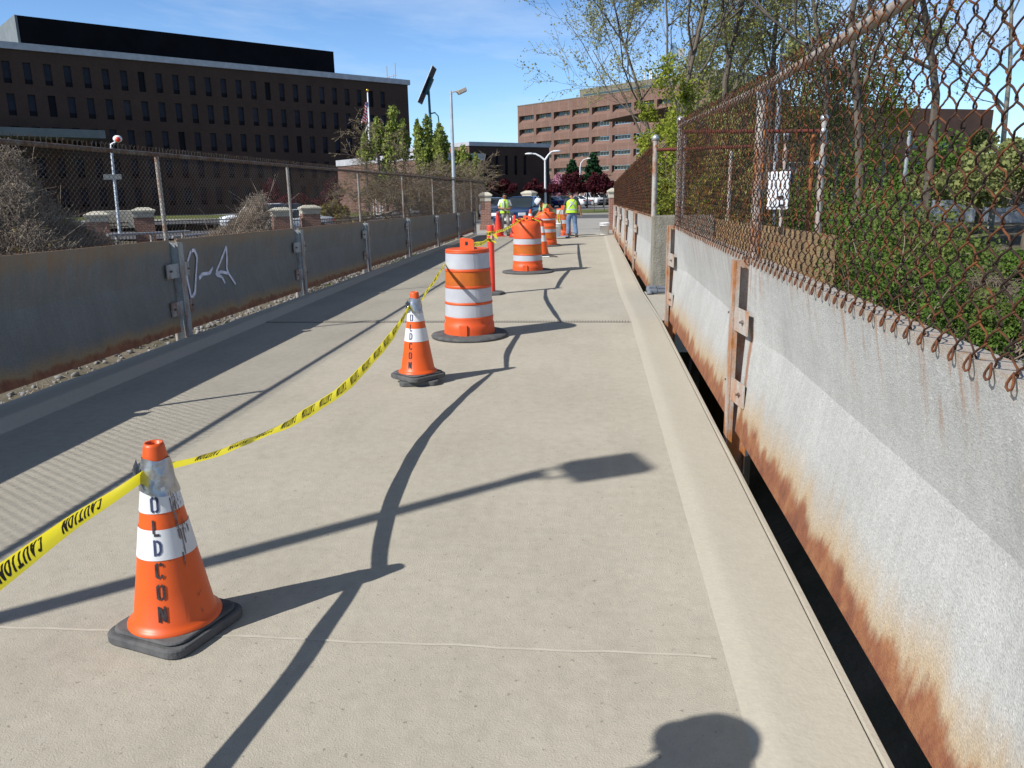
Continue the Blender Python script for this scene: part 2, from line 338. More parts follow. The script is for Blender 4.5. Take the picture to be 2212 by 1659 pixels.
    def build(s, name, mats, parent=None, loc=None):
        if not isinstance(mats, (list, tuple)): mats = [mats]
        me = bpy.data.meshes.new(name); me.from_pydata(s.v, [], s.f)
        for m in mats: me.materials.append(m)
        if s.f:
            me.polygons.foreach_set('material_index', s.mi); me.polygons.foreach_set('use_smooth', s.sm)
        me.update()
        o = link(bpy.data.objects.new(name, me))
        if parent is not None: o.parent = parent
        if loc is not None: o.location = loc
        return o
def np_mesh(name, V, Fq, mats, parent=None, smooth=True, loc=None, mi=None):
    V = np.asarray(V, dtype=np.float32).reshape(-1, 3); Fq = np.asarray(Fq, dtype=np.int32)
    k = Fq.shape[1]; nf = len(Fq)
    me = bpy.data.meshes.new(name); me.vertices.add(len(V)); me.vertices.foreach_set('co', V.ravel())
    me.loops.add(nf*k); me.loops.foreach_set('vertex_index', Fq.ravel())
    me.polygons.add(nf); me.polygons.foreach_set('loop_start', np.arange(0, nf*k, k, dtype=np.int32)); me.polygons.foreach_set('loop_total', np.full(nf, k, dtype=np.int32))
    if smooth: me.polygons.foreach_set('use_smooth', np.ones(nf, dtype=bool))
    if not isinstance(mats, (list, tuple)): mats = [mats]
    for m in mats: me.materials.append(m)
    if mi is not None: me.polygons.foreach_set('material_index', np.asarray(mi, dtype=np.int32))
    me.update(calc_edges=True); me.validate()
    o = link(bpy.data.objects.new(name, me))
    if parent is not None: o.parent = parent
    if loc is not None: o.location = loc
    return o
def tubes_np(P, rad, sides, nref):
    # P: (N, M, 3) polylines, rad scalar or (N,M); returns verts, quads
    P = np.asarray(P, float); N, Mn, _ = P.shape
    T = np.gradient(P, axis=1); T /= np.linalg.norm(T, axis=2, keepdims=True)+1e-9
    nref = np.broadcast_to(np.asarray(nref, float), P.shape)
    A = nref - T*np.sum(nref*T, axis=2, keepdims=True); A /= np.linalg.norm(A, axis=2, keepdims=True)+1e-9
    B = np.cross(T, A); ang = np.arange(sides)*2*np.pi/sides
    rad = np.broadcast_to(np.asarray(rad, float), (N, Mn))
    V = P[:, :, None, :] + rad[:, :, None, None]*(A[:, :, None, :]*np.cos(ang)[None, None, :, None] + B[:, :, None, :]*np.sin(ang)[None, None, :, None])
    idx = np.arange(N*Mn*sides).reshape(N, Mn, sides); nx = np.roll(idx, -1, axis=2)
    Q = np.stack([idx[:, :-1], nx[:, :-1], nx[:, 1:], idx[:, 1:]], axis=-1).reshape(-1, 4)
    return V.reshape(-1, 3), Q
def join_np(parts):
    Vs, Qs, o = [], [], 0
    for V, Q in parts: Vs.append(V); Qs.append(Q+o); o += len(V)
    return np.concatenate(Vs), np.concatenate(Qs)

# ---------------------------------------------------------------- tagging
def tag(o, label, cat, group=None):
    o['label'] = label; o['category'] = cat
    if group: o['group'] = group
    return o
def thing(name, label, cat, loc=(0, 0, 0), rotz=0., group=None):
    o = link(bpy.data.objects.new(name, None)); o.empty_display_size = .2
    o.location = loc; o.rotation_euler = (0, 0, rotz); return tag(o, label, cat, group)
def struct(o): o['kind'] = 'structure'; return o
def dup(root, loc, rotz=None, label=None, group=None, scale=None):
    r = root.copy(); COL.objects.link(r); r.location = loc
    if rotz is not None: r.rotation_euler = (0, 0, rotz)
    if scale: r.scale = (scale,)*3 if not hasattr(scale, '__len__') else scale
    if label: r['label'] = label
    if group: r['group'] = group
    for ch in [c for c in root.children]:
        c = ch.copy(); COL.objects.link(c); c.parent = r
        for g in [q for q in ch.children]:
            d = g.copy(); COL.objects.link(d); d.parent = c
    return r

# ---------------------------------------------------------------- sun, sky
SUN_AZ, SUN_EL = 37.5, 39.2                       # direction the light travels (from +X towards +Y), elevation
ld = Vector((math.cos(R(SUN_AZ))*math.cos(R(SUN_EL)), math.sin(R(SUN_AZ))*math.cos(R(SUN_EL)), -math.sin(R(SUN_EL))))
L = bpy.data.lights.new('sun', 'SUN'); L.energy = SUN_E; L.angle = R(.5); L.color = (1., .965, .90)
so = link(bpy.data.objects.new('sun', L)); so.rotation_euler = ld.to_track_quat('-Z', 'Y').to_euler()
w = bpy.data.worlds.new('World'); scene.world = w; w.use_nodes = True
t = w.node_tree; t.nodes.clear()
wo = t.nodes.new('ShaderNodeOutputWorld'); bg = t.nodes.new('ShaderNodeBackground'); bg.inputs[1].default_value = SKY_E
sk = t.nodes.new('ShaderNodeTexSky'); sk.sky_type = 'NISHITA'; sk.sun_disc = False
sk.sun_elevation = R(SUN_EL); sk.sun_rotation = math.atan2(-ld.x, -ld.y) % (2*math.pi)
sk.air_density = 1.; sk.dust_density = .3; sk.ozone_density = 2.2; sk.altitude = 0
tc = t.nodes.new('ShaderNodeTexCoord'); mp = t.nodes.new('ShaderNodeMapping'); mp.inputs['Scale'].default_value = (1.1, 1.6, 6.5); mp.inputs['Rotation'].default_value = (.15, .2, .5)
nz = t.nodes.new('ShaderNodeTexNoise'); nz.inputs['Scale'].default_value = 1.55; nz.inputs['Detail'].default_value = 7; nz.inputs['Roughness'].default_value = .58; nz.inputs['Distortion'].default_value = .4
cr = t.nodes.new('ShaderNodeValToRGB'); cr.color_ramp.elements[0].position = .455; cr.color_ramp.elements[0].color = (0, 0, 0, 1); cr.color_ramp.elements[1].position = .78; cr.color_ramp.elements[1].color = (.72, .72, .72, 1)
mx = t.nodes.new('ShaderNodeMix'); mx.data_type = 'RGBA'; mx.inputs[7].default_value = (8.6, 10.2, 12.6, 1)
# added sky gain: low band boosted, cut sharply above to dim ambient light
sx = t.nodes.new('ShaderNodeSeparateXYZ'); gr_ = t.nodes.new('ShaderNodeValToRGB'); ge = gr_.color_ramp.elements
for p_, c_ in ((0., (.31, .40, .52)), (.10, (.195, .44, .72)), (.215, (.14, .38, .70)), (.27, (.06, .11, .19)), (.4, (.014, .022, .038)), (1., (.014, .02, .032))):
    e_ = ge[0] if p_ == 0. else (ge[1] if p_ == 1. else ge.new(p_)); e_.position = p_; e_.color = (*c_, 1)
sc4 = t.nodes.new('ShaderNodeVectorMath'); sc4.operation = 'MULTIPLY'; sc5 = t.nodes.new('ShaderNodeVectorMath'); sc5.operation = 'SCALE'; sc5.inputs[3].default_value = 4.6
t.links.new(tc.outputs['Generated'], sx.inputs[0]); t.links.new(sx.outputs[2], gr_.inputs[0]); t.links.new(gr_.outputs[0], sc4.inputs[1]); t.links.new(sk.outputs[0], sc4.inputs[0]); t.links.new(sc4.outputs[0], sc5.inputs[0])
t.links.new(tc.outputs['Generated'], mp.inputs[0]); t.links.new(mp.outputs[0], nz.inputs['Vector']); t.links.new(nz.outputs[0], cr.inputs[0])
t.links.new(cr.outputs[0], mx.inputs[0]); t.links.new(sc5.outputs[0], mx.inputs[6]); t.links.new(mx.outputs[2], bg.inputs[0]); t.links.new(bg.outputs[0], wo.inputs[0])
vs_ = scene.view_settings; vs_.view_transform = 'Standard'; vs_.look = 'None'; vs_.gamma = 1; vs_.exposure = EXPO; vs_.use_curve_mapping = False
scene.render.engine = 'CYCLES'
scene.cycles.max_bounces = 6; scene.cycles.diffuse_bounces = 2; scene.cycles.glossy_bounces = 3; scene.cycles.transparent_max_bounces = 6
# ================================================================ ground, deck, street
def lerp(pts, y):
    if y <= pts[0][0]: return pts[0][1]
    for (a, b), (c, d) in zip(pts, pts[1:]):
        if y <= c: return b+(d-b)*(y-a)/(c-a)
    return pts[-1][1]
def sst(a, b, x):
    t = min(1, max(0, (x-a)/(b-a))); return t*t*(3-2*t)
XI = lambda y: lerp([(-3, -4.12), (5, -4.22), (10, -4.33), (15.5, -4.46), (31, -4.58)], y)     # inner foot of left kerb
XO = lambda y: lerp([(10.2, 0.), (13., -.06), (31, -.13)], y)                                 # right kerb drifts left far away
YE = 31.0
ys = [-3+34*i/34 for i in range(35)]
m = MB()
for a, b in zip(ys, ys[1:]):
    m.quad((XI(a)-.02, a, 0), (.482+XO(a), a, 0), (.482+XO(b), b, 0), (XI(b)-.02, b, 0))
struct(m.build('bridge_deck', MT['deck']))
prof = [(.47, -.003), (.485, .0015), (.505, .0055), (.53, .012), (.555, .0175), (.58, .0195), (.62, .0195), (.72, .018), (.829, .018)]
prof_e = [(.829, .018), (.834, .005), (.842, .005), (.847, .018), (.864, .016), (.868, .010), (.868, -.35)]
def loft(name, prof_at, yy, mat, sm=True):
    m = MB(); n = len(prof_at(0)); vs = []
    for y in yy: vs += [(x, y, z) for x, z in prof_at(y)]
    m.add(vs, [(j*n+i, j*n+i+1, (j+1)*n+i+1, (j+1)*n+i) for j in range(len(yy)-1) for i in range(n-1)], 0, sm)
    return struct(m.build(name, mat))
wv = lambda y: .004*math.sin(y*1.7)+.003*math.sin(y*4.1+1)
loft('kerb_right', lambda y: [(x+XO(y), z) for x, z in prof], [-3+34*i/60 for i in range(61)], MT['kerb'])
loft('kerb_edge', lambda y: [(x+XO(y)+(wv(y) if .831 < x < .85 else 0), z) for x, z in prof_e], [-3+34*i/170 for i in range(171)], MT['kerb'], False)
loft('kerb_left', lambda y: [(XI(y), -.003), (XI(y)-.025, .010), (XI(y)-.075, .072), (XI(y)-.10, .082), (min(-4.60, XI(y)-.12), .086), (min(-4.62, XI(y)-.14), .07), (min(-4.62, XI(y)-.14), -.35)], ys, MT['kerb'])
m = MB(); m.box((-4.50, -3, -.5), (.72, 31.5, -.06)); struct(m.build('bridge_slab', MT['concrete']))
m = MB(); m.quad((.871, 10.05, .012), (1.75, 10.05, .012), (1.75, 13.0, .012), (.871-.05, 13.0, .012)); m.box((.9, 10.06, -.4), (1.75, 13.0, -.01)); struct(m.build('landing_floor', MT['deck']))
# expansion joint with steel fingers, and a sealed joint nearer
m = MB(); yj = 10.03; m.box((XI(yj)+.0, yj-.065, .0005), (.47, yj+.065, .004), 0)
x = XI(yj)+.03
while x < .46:
    m.box((x, yj-.055, .004), (x+.021, yj+.055, .0085), 1); x += .036
struct(m.build('expansion_joint', [M('joint_slot', (.07, .068, .064), (.12, .11, .10), 30, .8), MT['kerb']]))
m = MB(); n = 60
for i in range(n):
    xa, xb = XI(2.56)+(4.62)*i/n, XI(2.56)+(4.62)*(i+1)/n; j = lambda q: 2.567+.004*math.sin(q*9)+.003*math.sin(q*23)
    m.quad((xa, j(xa)-.006, .0015), (xb, j(xb)-.006, .0015), (xb, j(xb)+.006, .0022), (xa, j(xa)+.006, .0022))
struct(m.build('deck_seam', M('seam_sealant', (.46, .425, .355), (.40, .365, .30), 9, .85)))

ZS = lambda y: lerp([(34, 0), (54, -.15), (67, -.25), (88, -.40), (110, -.5), (900, -.5)], y)      # the street falls gently away
def H(x, y):
    far = ZS(y)-.06 if x > -9 else ZS(y)-.06-.55*sst(9, 12, -x)*(1-sst(65, 85, y))
    if x > .9: z = -2.5 + 1.75*sst(1.9, 4.6, x) + .45*sst(5, 16, x)
    elif x < -4.5: z = -.30 - .42*sst(6.2, 10, -x)
    else: z = -2.5
    k = sst(27.5, 33.0, y)
    return z*(1-k)+far*k + .06*math.sin(x*1.3)*math.cos(y*.9)*(1-k)
def axis(*seg):
    out = []
    for a, b, n in seg: out += [a+(b-a)*i/n for i in range(n)]
    return out+[seg[-1][1]]
gx = axis((-700, -120, 6), (-120, -20, 20), (-20, -4.9, 20), (-4.9, .9, 3), (.9, 6, 12), (6, 40, 24), (40, 700, 8)); gy = axis((-40, 0, 14), (0, 36, 44), (36, 140, 26), (140, 900, 8))
m = MB(); nx = len(gx)
m.add([(x, y, H(x, y)) for y in gy for x in gx], [(j*nx+i, j*nx+i+1, (j+1)*nx+i+1, (j+1)*nx+i) for j in range(len(gy)-1) for i in range(nx-1)], 0, True)
struct(m.build('ground', MT['dirt']))
def sheet(name, mat, x0, x1, yy, dz):
    m = MB()
    for a, b in zip(yy, yy[1:]): m.quad((x0, a, ZS(a)+dz), (x1, a, ZS(a)+dz), (x1, b, ZS(b)+dz), (x0, b, ZS(b)+dz))
    return struct(m.build(name, mat))
sheet('pavement', MT['pave'], -8.6, 5, (31.02, 34, 44, 53.8), -.012)
sheet('street', MT['asphalt'], -60, 80, (53.8, 60, 67), -.05)
m = MB(); m.box((-60, 67, -.5), (80, 67.2, ZS(67)+.07)); struct(m.build('kerb_far', MT['pave']))
sheet('lawn', MT['grass'], -60, 80, (67.2, 78, 88), .05)
sheet('parking_lot', MT['asphalt_pale'], -60, 90, (88, 100, 110, 136), -.02)
sheet('meadow', MT['grass'], -90, 160, (136, 330), .03)
m = MB(); m.quad((-80, 42, -.56), (-11, 42, -.56), (-11, 54, -.66), (-80, 54, -.66)); struct(m.build('side_road', MT['asphalt']))

# loose stones along the bank on both sides
def stones(n, area, smin, smax, name, seed):
    r = random.Random(seed); base = bmesh.new(); bmesh.ops.create_icosphere(base, subdivisions=1, radius=1.)
    bv = np.array([v.co[:] for v in base.verts]); bf = np.array([[v.index for v in f.verts] for f in base.faces]); base.free()
    V, Q = [], []
    for i in range(n):
        x, y = area(r); s = r.uniform(smin, smax); rot = np.array(Matrix.Rotation(r.uniform(0, 6), 3, 'Z') @ Matrix.Rotation(r.uniform(0, 3), 3, 'X'))
        sc = np.array([1, r.uniform(.6, 1), r.uniform(.45, .8)])*s
        nv = bv*(1+.22*np.array([[r.uniform(-1, 1)] for _ in bv]))*sc
        V.append(nv@rot.T+np.array([x, y, H(x, y)+s*.3])); Q.append(bf+i*len(bv))
    o = np_mesh(name, np.concatenate(V), np.concatenate(Q), MT['stone'], smooth=False); o['kind'] = 'stuff'; return o
stones(5200, lambda r: (-4.75-abs(r.gauss(0, 1.0)), r.uniform(3, 30)), .012, .05, 'gravel', 3)
stones(6500, lambda r: (r.uniform(3.6, 9.5), r.uniform(6, 14)), .02, .065, 'gravel', 4)

# ================================================================ chain-link weave
def weave(name, parent, mat, path, s0, s1, zb, zt, w=.085, h=.080, r=.0025, per=8, sides=5, barbs=.05, hooks=.03, seed=1, depth=.006):
    # path(s) -> (x, y); neighbours interlock half a diamond apart
    rr = np.random.default_rng(seed); n = int((s1-s0)/(w/2)); parts = []
    S = s0+np.arange(n)*(w/2)
    XY = np.array([path(s) for s in S]); XY2 = np.array([path(s+.01) for s in S]); T = XY2-XY; T /= np.linalg.norm(T, axis=1, keepdims=True)
    Nn = np.stack([-T[:, 1], T[:, 0]], 1)
    ZB = np.array([zb(s) for s in S]); ZT = np.array([zt(s) for s in S])
    K = int(np.ceil((ZT-ZB).max()/h)); t = np.arange(K*per+1)/per
    ph = 2*np.pi*t
    tri = 2/np.pi*np.arcsin(np.cos(ph)); u = (.55*tri+.45*np.cos(ph))*(w/4+r*1.1)
    sg = np.where(np.arange(n) % 2 == 0, 1., -1.)
    off = np.sin(ph)*depth
    jit = rr.normal(0, .0022, (n, len(t))); jit = (jit+np.roll(jit, 1, 1)+np.roll(jit, 2, 1))/2
    U = sg[:, None]*u[None]+jit*.8; O = off[None]*sg[:, None]+jit
    Z = ZB[:, None]+t[None]*h*((ZT-ZB)/(K*h))[:, None]
    P = np.zeros((n, len(t), 3)); P[..., 0] = XY[:, 0, None]+T[:, 0, None]*U+Nn[:, 0, None]*O; P[..., 1] = XY[:, 1, None]+T[:, 1, None]*U+Nn[:, 1, None]*O; P[..., 2] = Z
    ref = np.zeros((n, 1, 3)); ref[:, 0, :2] = Nn
    parts.append(tubes_np(P, r, sides, ref))
    if barbs:                                   # twisted ends standing above the top rail
        q = np.arange(5)/4
        for s_ in (1, -1):
            Pb = np.zeros((n, 5, 3)); sp = rr.normal(0, .3, (n, 1))
            uu = sg[:, None]*u[-1]+s_*(.004+q[None]**2*(.012+.006*sp)); oo = s_*np.sin(q*4)[None]*.004+q[None]**2*.010*rr.normal(0, 1, (n, 1))
            Pb[..., 0] = XY[:, 0, None]+T[:, 0, None]*uu+Nn[:, 0, None]*oo; Pb[..., 1] = XY[:, 1, None]+T[:, 1, None]*uu+Nn[:, 1, None]*oo
            Pb[..., 2] = ZT[:, None]+q[None]*barbs*(1+.25*sp)
            parts.append(tubes_np(Pb, r*.9, 4, ref))
    if hooks:                                   # knuckled ends hanging over the barrier edge
        q = np.array([(0, .010), (-.009, -.006), (-.016, -.022), (-.013, -.034), (0, -.040), (.013, -.034), (.016, -.022), (.008, -.005), (-.003, .012)])*hooks/.045
        ev = np.arange(n)[::2]; jt = rr.normal(0, .15, (len(ev), 1)); Pb = np.zeros((len(ev), 9, 3)); uu = w/4+q[None, :, 0]*(1+jt); oo = .006+.008*np.sin(np.linspace(0, np.pi, 9))[None]+jt*.01
        Pb[..., 0] = XY[ev, 0, None]+T[ev, 0, None]*uu+Nn[ev, 0, None]*oo; Pb[..., 1] = XY[ev, 1, None]+T[ev, 1, None]*uu+Nn[ev, 1, None]*oo
        Pb[..., 2] = ZB[ev, None]+q[None, :, 1]*(1+.5*jt)
        V, Q = tubes_np(Pb, r*1.15, 5, ref[ev]); np_mesh('knuckle_row', V, Q, MT['wire_knuckle'], parent)
    V, Q = join_np(parts); return np_mesh(name, V, Q, mat, parent)
HOOK_SIDE = -1
def pipe(name, parent, mat, pts, r, cap=None, n=10):
    m = MB(); m.tube(pts, r, n)
    if cap: m.lathe([(r*1.25, -.03), (r*1.25, .01), (r*1.05, .035), (r*.5, .055), (0, .06)], 12, 1, pts[-1])
    return m.build(name, [mat, MT['galv_clean']], parent)

# ================================================================ barrier panels
ly = [(4.77-3.83+3.83*i)*.987 for i in range(9)]                     # left post positions
def panel(label, group, y0, y1, xf, top, zb, depth, side, mat, zc=.58, xbot=-.038, th=.028):
    # side=+1: kinks away from the deck towards +X (right barrier), -1 for the left barrier
    ny, nz = max(6, int((y1-y0)/.22)), 14; m = MB(); rr = random.Random(int(y0*100)+7*side)
    vs = []; dd = [] if abs(y0-ly[2]-.09) < .01 and side < 0 else [(rr.uniform(y0, y1), rr.uniform(.2, .9), rr.uniform(.12, .3), rr.uniform(-.006, .006)) for _ in range(7)]
    for t in (0, th):
        for j in range(nz+1):
            for i in range(ny+1):
                y = y0+(y1-y0)*i/ny; zt = top(y)-zb; z = zt*j/nz
                e = min(1, min(y-y0, y1-y)/.62); zk = zc*zt
                k = (z/zk if z < zk else (zt-z)/(zt-zk))
                x = xf(y)+side*(depth*e*k+xbot*(1-min(1, z/zk))+t)
                for (dy, dz, ds, da) in dd: x += da*math.exp(-((y-dy)**2+(z-dz)**2)/ds**2)
                vs.append((x, y, z))
    n1 = (ny+1)*(nz+1); g = lambda t, i, j: t*n1+j*(ny+1)+i; fs = []
    for j in range(nz):
        for i in range(ny):
            fs += [(g(0, i, j), g(0, i+1, j), g(0, i+1, j+1), g(0, i, j+1)), (g(1, i, j), g(1, i, j+1), g(1, i+1, j+1), g(1, i+1, j))]
    for i in range(ny): fs += [(g(0, i, 0), g(1, i, 0), g(1, i+1, 0), g(0, i+1, 0)), (g(0, i, nz), g(0, i+1, nz), g(1, i+1, nz), g(1, i, nz))]
    for j in range(nz): fs += [(g(0, 0, j), g(0, 0, j+1), g(1, 0, j+1), g(1, 0, j)), (g(0, ny, j), g(1, ny, j), g(1, ny, j+1), g(0, ny, j+1))]
    m.add(vs, fs); o = m.build('steel_barrier', mat, None, (0, 0, zb)); return tag(o, label, 'barrier panel', group)
def bolt(parent, c, axis, r=.014):
    m = MB(); a = Vector(axis).normalized(); c = Vector(c)
    m.tube([c, c+a*.006], r*1.5, 10, 0); m.tube([c+a*.006, c+a*.02], r, 6, 0, sm=False); m.tube([c+a*.02, c+a*.034], r*.55, 8, 0)
    return m.build('bolt', MT['bolt'], parent)
ORD = ['first', 'second', 'third', 'fourth', 'fifth', 'sixth', 'seventh', 'eighth', 'ninth']

# ---- right side, near run
RX = lambda y: lerp([(0, 1.0), (5.4, 1.0), (10.1, .985)], y)
RT = lambda y: 1.175+.002*y
G_R = 'right side barrier panels'
panel('large bright grey barrier panel with heavy rust along its lower edge, nearest on the right', G_R, 1.32, 5.24, RX, RT, .03, .09, 1, MT['panel'], th=.09)
panel('grey rust edged barrier panel between the rusty steel post and the landing', G_R, 5.46, 9.93, RX, RT, .03, .09, 1, MT['panel'], th=.09)
def hpost(y, X, zt, label, group, side=1, mat='hpost', brackets=(.79, .31), zb=-.3, fw=.04, ext=.24):
    p = thing('barrier_post', label, 'barrier post', (X, y, 0), 0, group)
    m = MB(); s = side
    def bx(a, b): m.box((min(a[0]*s, b[0]*s), a[1], a[2]), (max(a[0]*s, b[0]*s), b[1], b[2]))
    bx((-.085, -.05, zb), (-.075+.0, .06, zt)); bx((-.0745, .0, zb), (.04, .012, zt)); bx((.0405, -.05, zb), (.05, .06, zt)); bx((-.0745, -.048, zb), (-.045, -.038, zt))
    m.build('beam', MT[mat], p)
    for zc in brackets:
        for q in (-1, 1):
            b = MB(); y0 = -.04 if q < 0 else .055; x0, x1 = -.062, -.020
            pts = [(x0*s, y0, zc-.075), (x1*s, y0+q*ext, zc-.082), (x1*s, y0+q*ext, zc+.075), (x0*s, y0, zc+.08)]
            b.prism(pts, (0, 0, 0), (-.009*s, 0, 0)); o = b.build('bracket', MT[mat], p)
            bolt(o, ((x1-.012)*s, y0+q*ext*.72, zc), (-s, 0, 0))
    return p
hpost(5.35, 1.0, 1.17, 'rusty steel post between the two near right barrier panels, with bolted brackets', 'right side barrier posts')
hpost(10.02, .985, 1.2, 'pale rusted steel post ending the near right barrier beside the landing', 'right side barrier posts')
RZ = lambda y: lerp([(0, 2.235), (5.4, 2.235), (10.1, 2.37)], y)
fr = thing('chain_link_fence', 'rusty chain link fence above the near right barrier with thick top rail', 'fence', (0, 0, 0))
weave('wire_mesh', fr, MT['wire_rust'], lambda s: (RX(s)+.0, s), .8, 10.05, lambda s: RT(s)+.005, lambda s: RZ(s)+.03, w=.110, h=.116, r=.0031, per=16, sides=6, barbs=.03, hooks=.034, seed=2, depth=.0085)
pipe('top_rail', fr, MT['rail'], [(RX(y)+.045, y, RZ(y)) for y in (.6, 3, 5.4, 7.8, 10.08)], .025)
pipe('post', fr, MT['galv'], [(1.06, 5.42, -.2), (1.06, 5.42, RZ(5.42)-.03)], .036, True)
pipe('post', fr, MT['galv'], [(1.035, 10.1, -.2), (1.03, 10.1, 2.42)], .040, True)
m = MB(); m.tube([(1.06, 5.30, 1.2), (1.06, 5.30, 2.18)], .007, 6); m.build('tension_bar', MT['rust'], fr)

# ---- right side, far run
FX = lambda y: lerp([(13.2, .935), (32.2, .76)], y)
FT = lambda y: lerp([(13.2, 1.225), (32.2, 1.09)], y)
FZ = lambda y: lerp([(13.2, 2.30), (32.2, 1.85)], y)
fy = [13.25+3.78*i for i in range(6)]
names = ['nearest', 'second', 'third', 'fourth', 'farthest']
for i in range(5):
    panel(f'grey rust edged barrier panel beyond the landing, {names[i]} of the five in that run', G_R, fy[i]+.08, fy[i+1]-.08, FX, FT, .02, .07, 1, MT['panel'], th=.09)
    if i: hpost(fy[i], FX(fy[i]), FT(fy[i]), f'slim rusty steel post on the far right barrier, {ORD[i-1]} after the landing', 'right side barrier posts', brackets=(.85, .3), zb=-.3, ext=.2)
ff = thing('chain_link_fence', 'dense rusty brown chain link fence above the far right barrier', 'fence')
weave('wire_mesh', ff, MT['wire_rust'], lambda s: (FX(s)+.01, s), 13.3, 32.1, lambda s: FT(s), lambda s: FZ(s)+.02, w=.115, h=.122, r=.0034, per=6, sides=4, barbs=.04, hooks=.03, seed=5)
pipe('top_rail', ff, MT['rust'], [(FX(y)+.045, y, FZ(y)) for y in (13.2, 20, 26, 32.2)], .024)
pipe('post', ff, MT['galv'], [(.965, 13.25, 1.2), (.965, 13.25, 2.42)], .043, True)
for y in fy[1:]: pipe('post', ff, MT['rust'], [(FX(y)+.07, y, -.2), (FX(y)+.07, y, FZ(y)-.02)], .03)

# ---- landing: concrete block, wing wall, conduits, fence with red rails, white box
b = thing('concrete_abutment', 'weathered concrete end block with a rust stained wing wall behind the fence', 'abutment')
m = MB(); m.cbox((1.42, 13.18, .28), (.96, .36, 1.88), bev=.015); m.build('end_block', MT['concrete'], b)
m = MB(); m.add([(1.91, 13.02, -2.5), (3.80, 13.02, -2.5), (3.80, 13.02, .88), (1.91, 13.02, 1.16), (1.91, 13.5, -2.5), (3.80, 13.5, -2.5), (3.80, 13.5, .88), (1.91, 13.5, 1.16)],
      [(0, 1, 2, 3), (7, 6, 5, 4), (3, 2, 6, 7), (1, 5, 6, 2), (0, 3, 7, 4), (0, 4, 5, 1)]); m.build('wing_wall', MT['concrete_tan'], b)
m = MB(); m.box((1.76, 9.5, -2.5), (1.95, 13.0, .015)); m.build('landing_edge', MT['concrete_tan'], b)
for k, (yy, zz, xr) in enumerate(((12.86, .09, 1.9), (12.66, .06, 1.9))):
    p = thing('conduit', ('upper' if k == 0 else 'lower')+' grey conduit pipe lying across the landing at the block foot', 'conduit', group='grey conduits')
    m = MB(); m.tube([(.90, yy, zz), (xr, yy, zz)], .034, 10); m.build('pipe', MT['grey_pvc'], p)
    m = MB()
    m.tube([(.885, yy-.06, zz-.05), (.885, yy-.02, zz), (.93, yy, zz), (1.0, yy, zz)], .046, 10)
    m.tube([(1.38, yy, zz), (1.46, yy, zz)], .043, 10); m.build('elbow', MT['grey_pvc'], p)
lf = thing('chain_link_fence', 'chain link fence with two red rusted rails around the landing', 'fence')
pipe('post', lf, MT['galv'], [(3.56, 13.25, .85), (3.54, 13.25, 2.66)], .05, True)
pipe('post', lf, MT['rust'], [(3.40, 13.25, .9), (3.40, 13.25, 2.42)], .035)
pipe('post', lf, MT['galv'], [(2.98, 13.25, .9), (2.98, 13.25, 2.42)], .036, True)
pipe('post', lf, MT['galv'], [(2.15, 13.25, 1.0), (2.15, 13.25, 2.2)], .03)
pipe('post', lf, MT['galv'], [(1.42, 13.25, 1.2), (1.42, 13.25, 2.5)], .035)
red = M('red_rusted_rail', (.17, .032, .02), (.09, .03, .02), 9, .7)
pipe('rail', lf, red, [(.98, 13.22, 2.24), (2.46, 13.22, 2.26)], .028)
pipe('rail', lf, red, [(1.36, 13.12, 2.50), (3.50, 13.12, 2.46)], .03)
m = MB(); m.sphere((3.50, 13.1, 2.46), .06); m.sphere((3.42, 13.1, 1.98), .05); m.build('end_cap', MT['galv_clean'], lf)
weave('wire_mesh', lf, MT['wire_rust'], lambda s: (s, 13.3), .98, 3.5, lambda s: 1.1, lambda s: 2.4, r=.003, per=4, sides=4, barbs=0, hooks=0, seed=8)
eb = thing('electrical_box', 'white electrical box with dark latches behind the rusty fence', 'electrical box', (2.84, 12.98, 1.28))
m = MB(); m.cbox((0, -.06, .30), (.31, .14, .57), bev=.012); m.build('case', MT['white_paint'], eb)
m = MB(); m.cbox((0, -.137, .31), (.27, .012, .50), bev=.004); m.build('door', MT['white_paint'], eb)
m = MB(); m.cbox((.01, -.15, .20), (.10, .02, .045), bev=.004); m.cbox((.03, -.15, .08), (.07, .02, .03), bev=.004); m.build('latch', MT['iron'], eb)
m = MB(); m.tube([(-.04, -.06, .02), (-.04, -.06, -.22)], .025, 8); m.tube([(.18, .0, .45), (.18, .0, .66)], .03, 8); m.build('conduit_stub', MT['grey_pvc'], eb)
m = MB(); m.cbox((.18, -.05, .50), (.06, .1, .2), bev=.01); m.build('hinge_side', MT['iron'], eb)

# ---- left side
LX = lambda y: -4.68
LT = lambda y: lerp([(-3, 1.27), (5.8, 1.205), (33.5, .90)], y)
LZ = lambda y: lerp([(-3, 2.12), (12, 2.095), (35, 2.07)], y)
ly = [(4.77-3.83+3.83*i)*.987 for i in range(9)]
lab = ['grey barrier panel in shade at the start of the left side', 'shaded grey barrier panel on the left, nearest in view', 'shaded grey barrier panel on the left sprayed with pale letters', 'shaded left barrier panel with two rust streaks, next past the lettering',
       'shaded grey left barrier panel, second beyond the lettered one', 'shaded grey left barrier panel, third beyond the lettered one', 'shaded grey left barrier panel, fourth beyond the lettered one', 'rust brown barrier panel at the far end of the left side']
PAN = []
for i in range(8):
    PAN.append(panel(lab[i], 'left side barrier panels', ly[i]+.09, ly[i+1]-.09, LX, LT, .15, .075, -1, MT['panel_shaded'], xbot=-.03))
for i, y in enumerate(ly):
    where = 'outside the near left corner' if i == 0 else f'{ORD[i-1]} along the left barrier'
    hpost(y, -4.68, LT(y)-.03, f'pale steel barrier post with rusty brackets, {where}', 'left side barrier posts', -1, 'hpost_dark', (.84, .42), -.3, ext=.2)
fl = thing('chain_link_fence', 'long grey chain link fence above the shaded left barrier', 'fence')
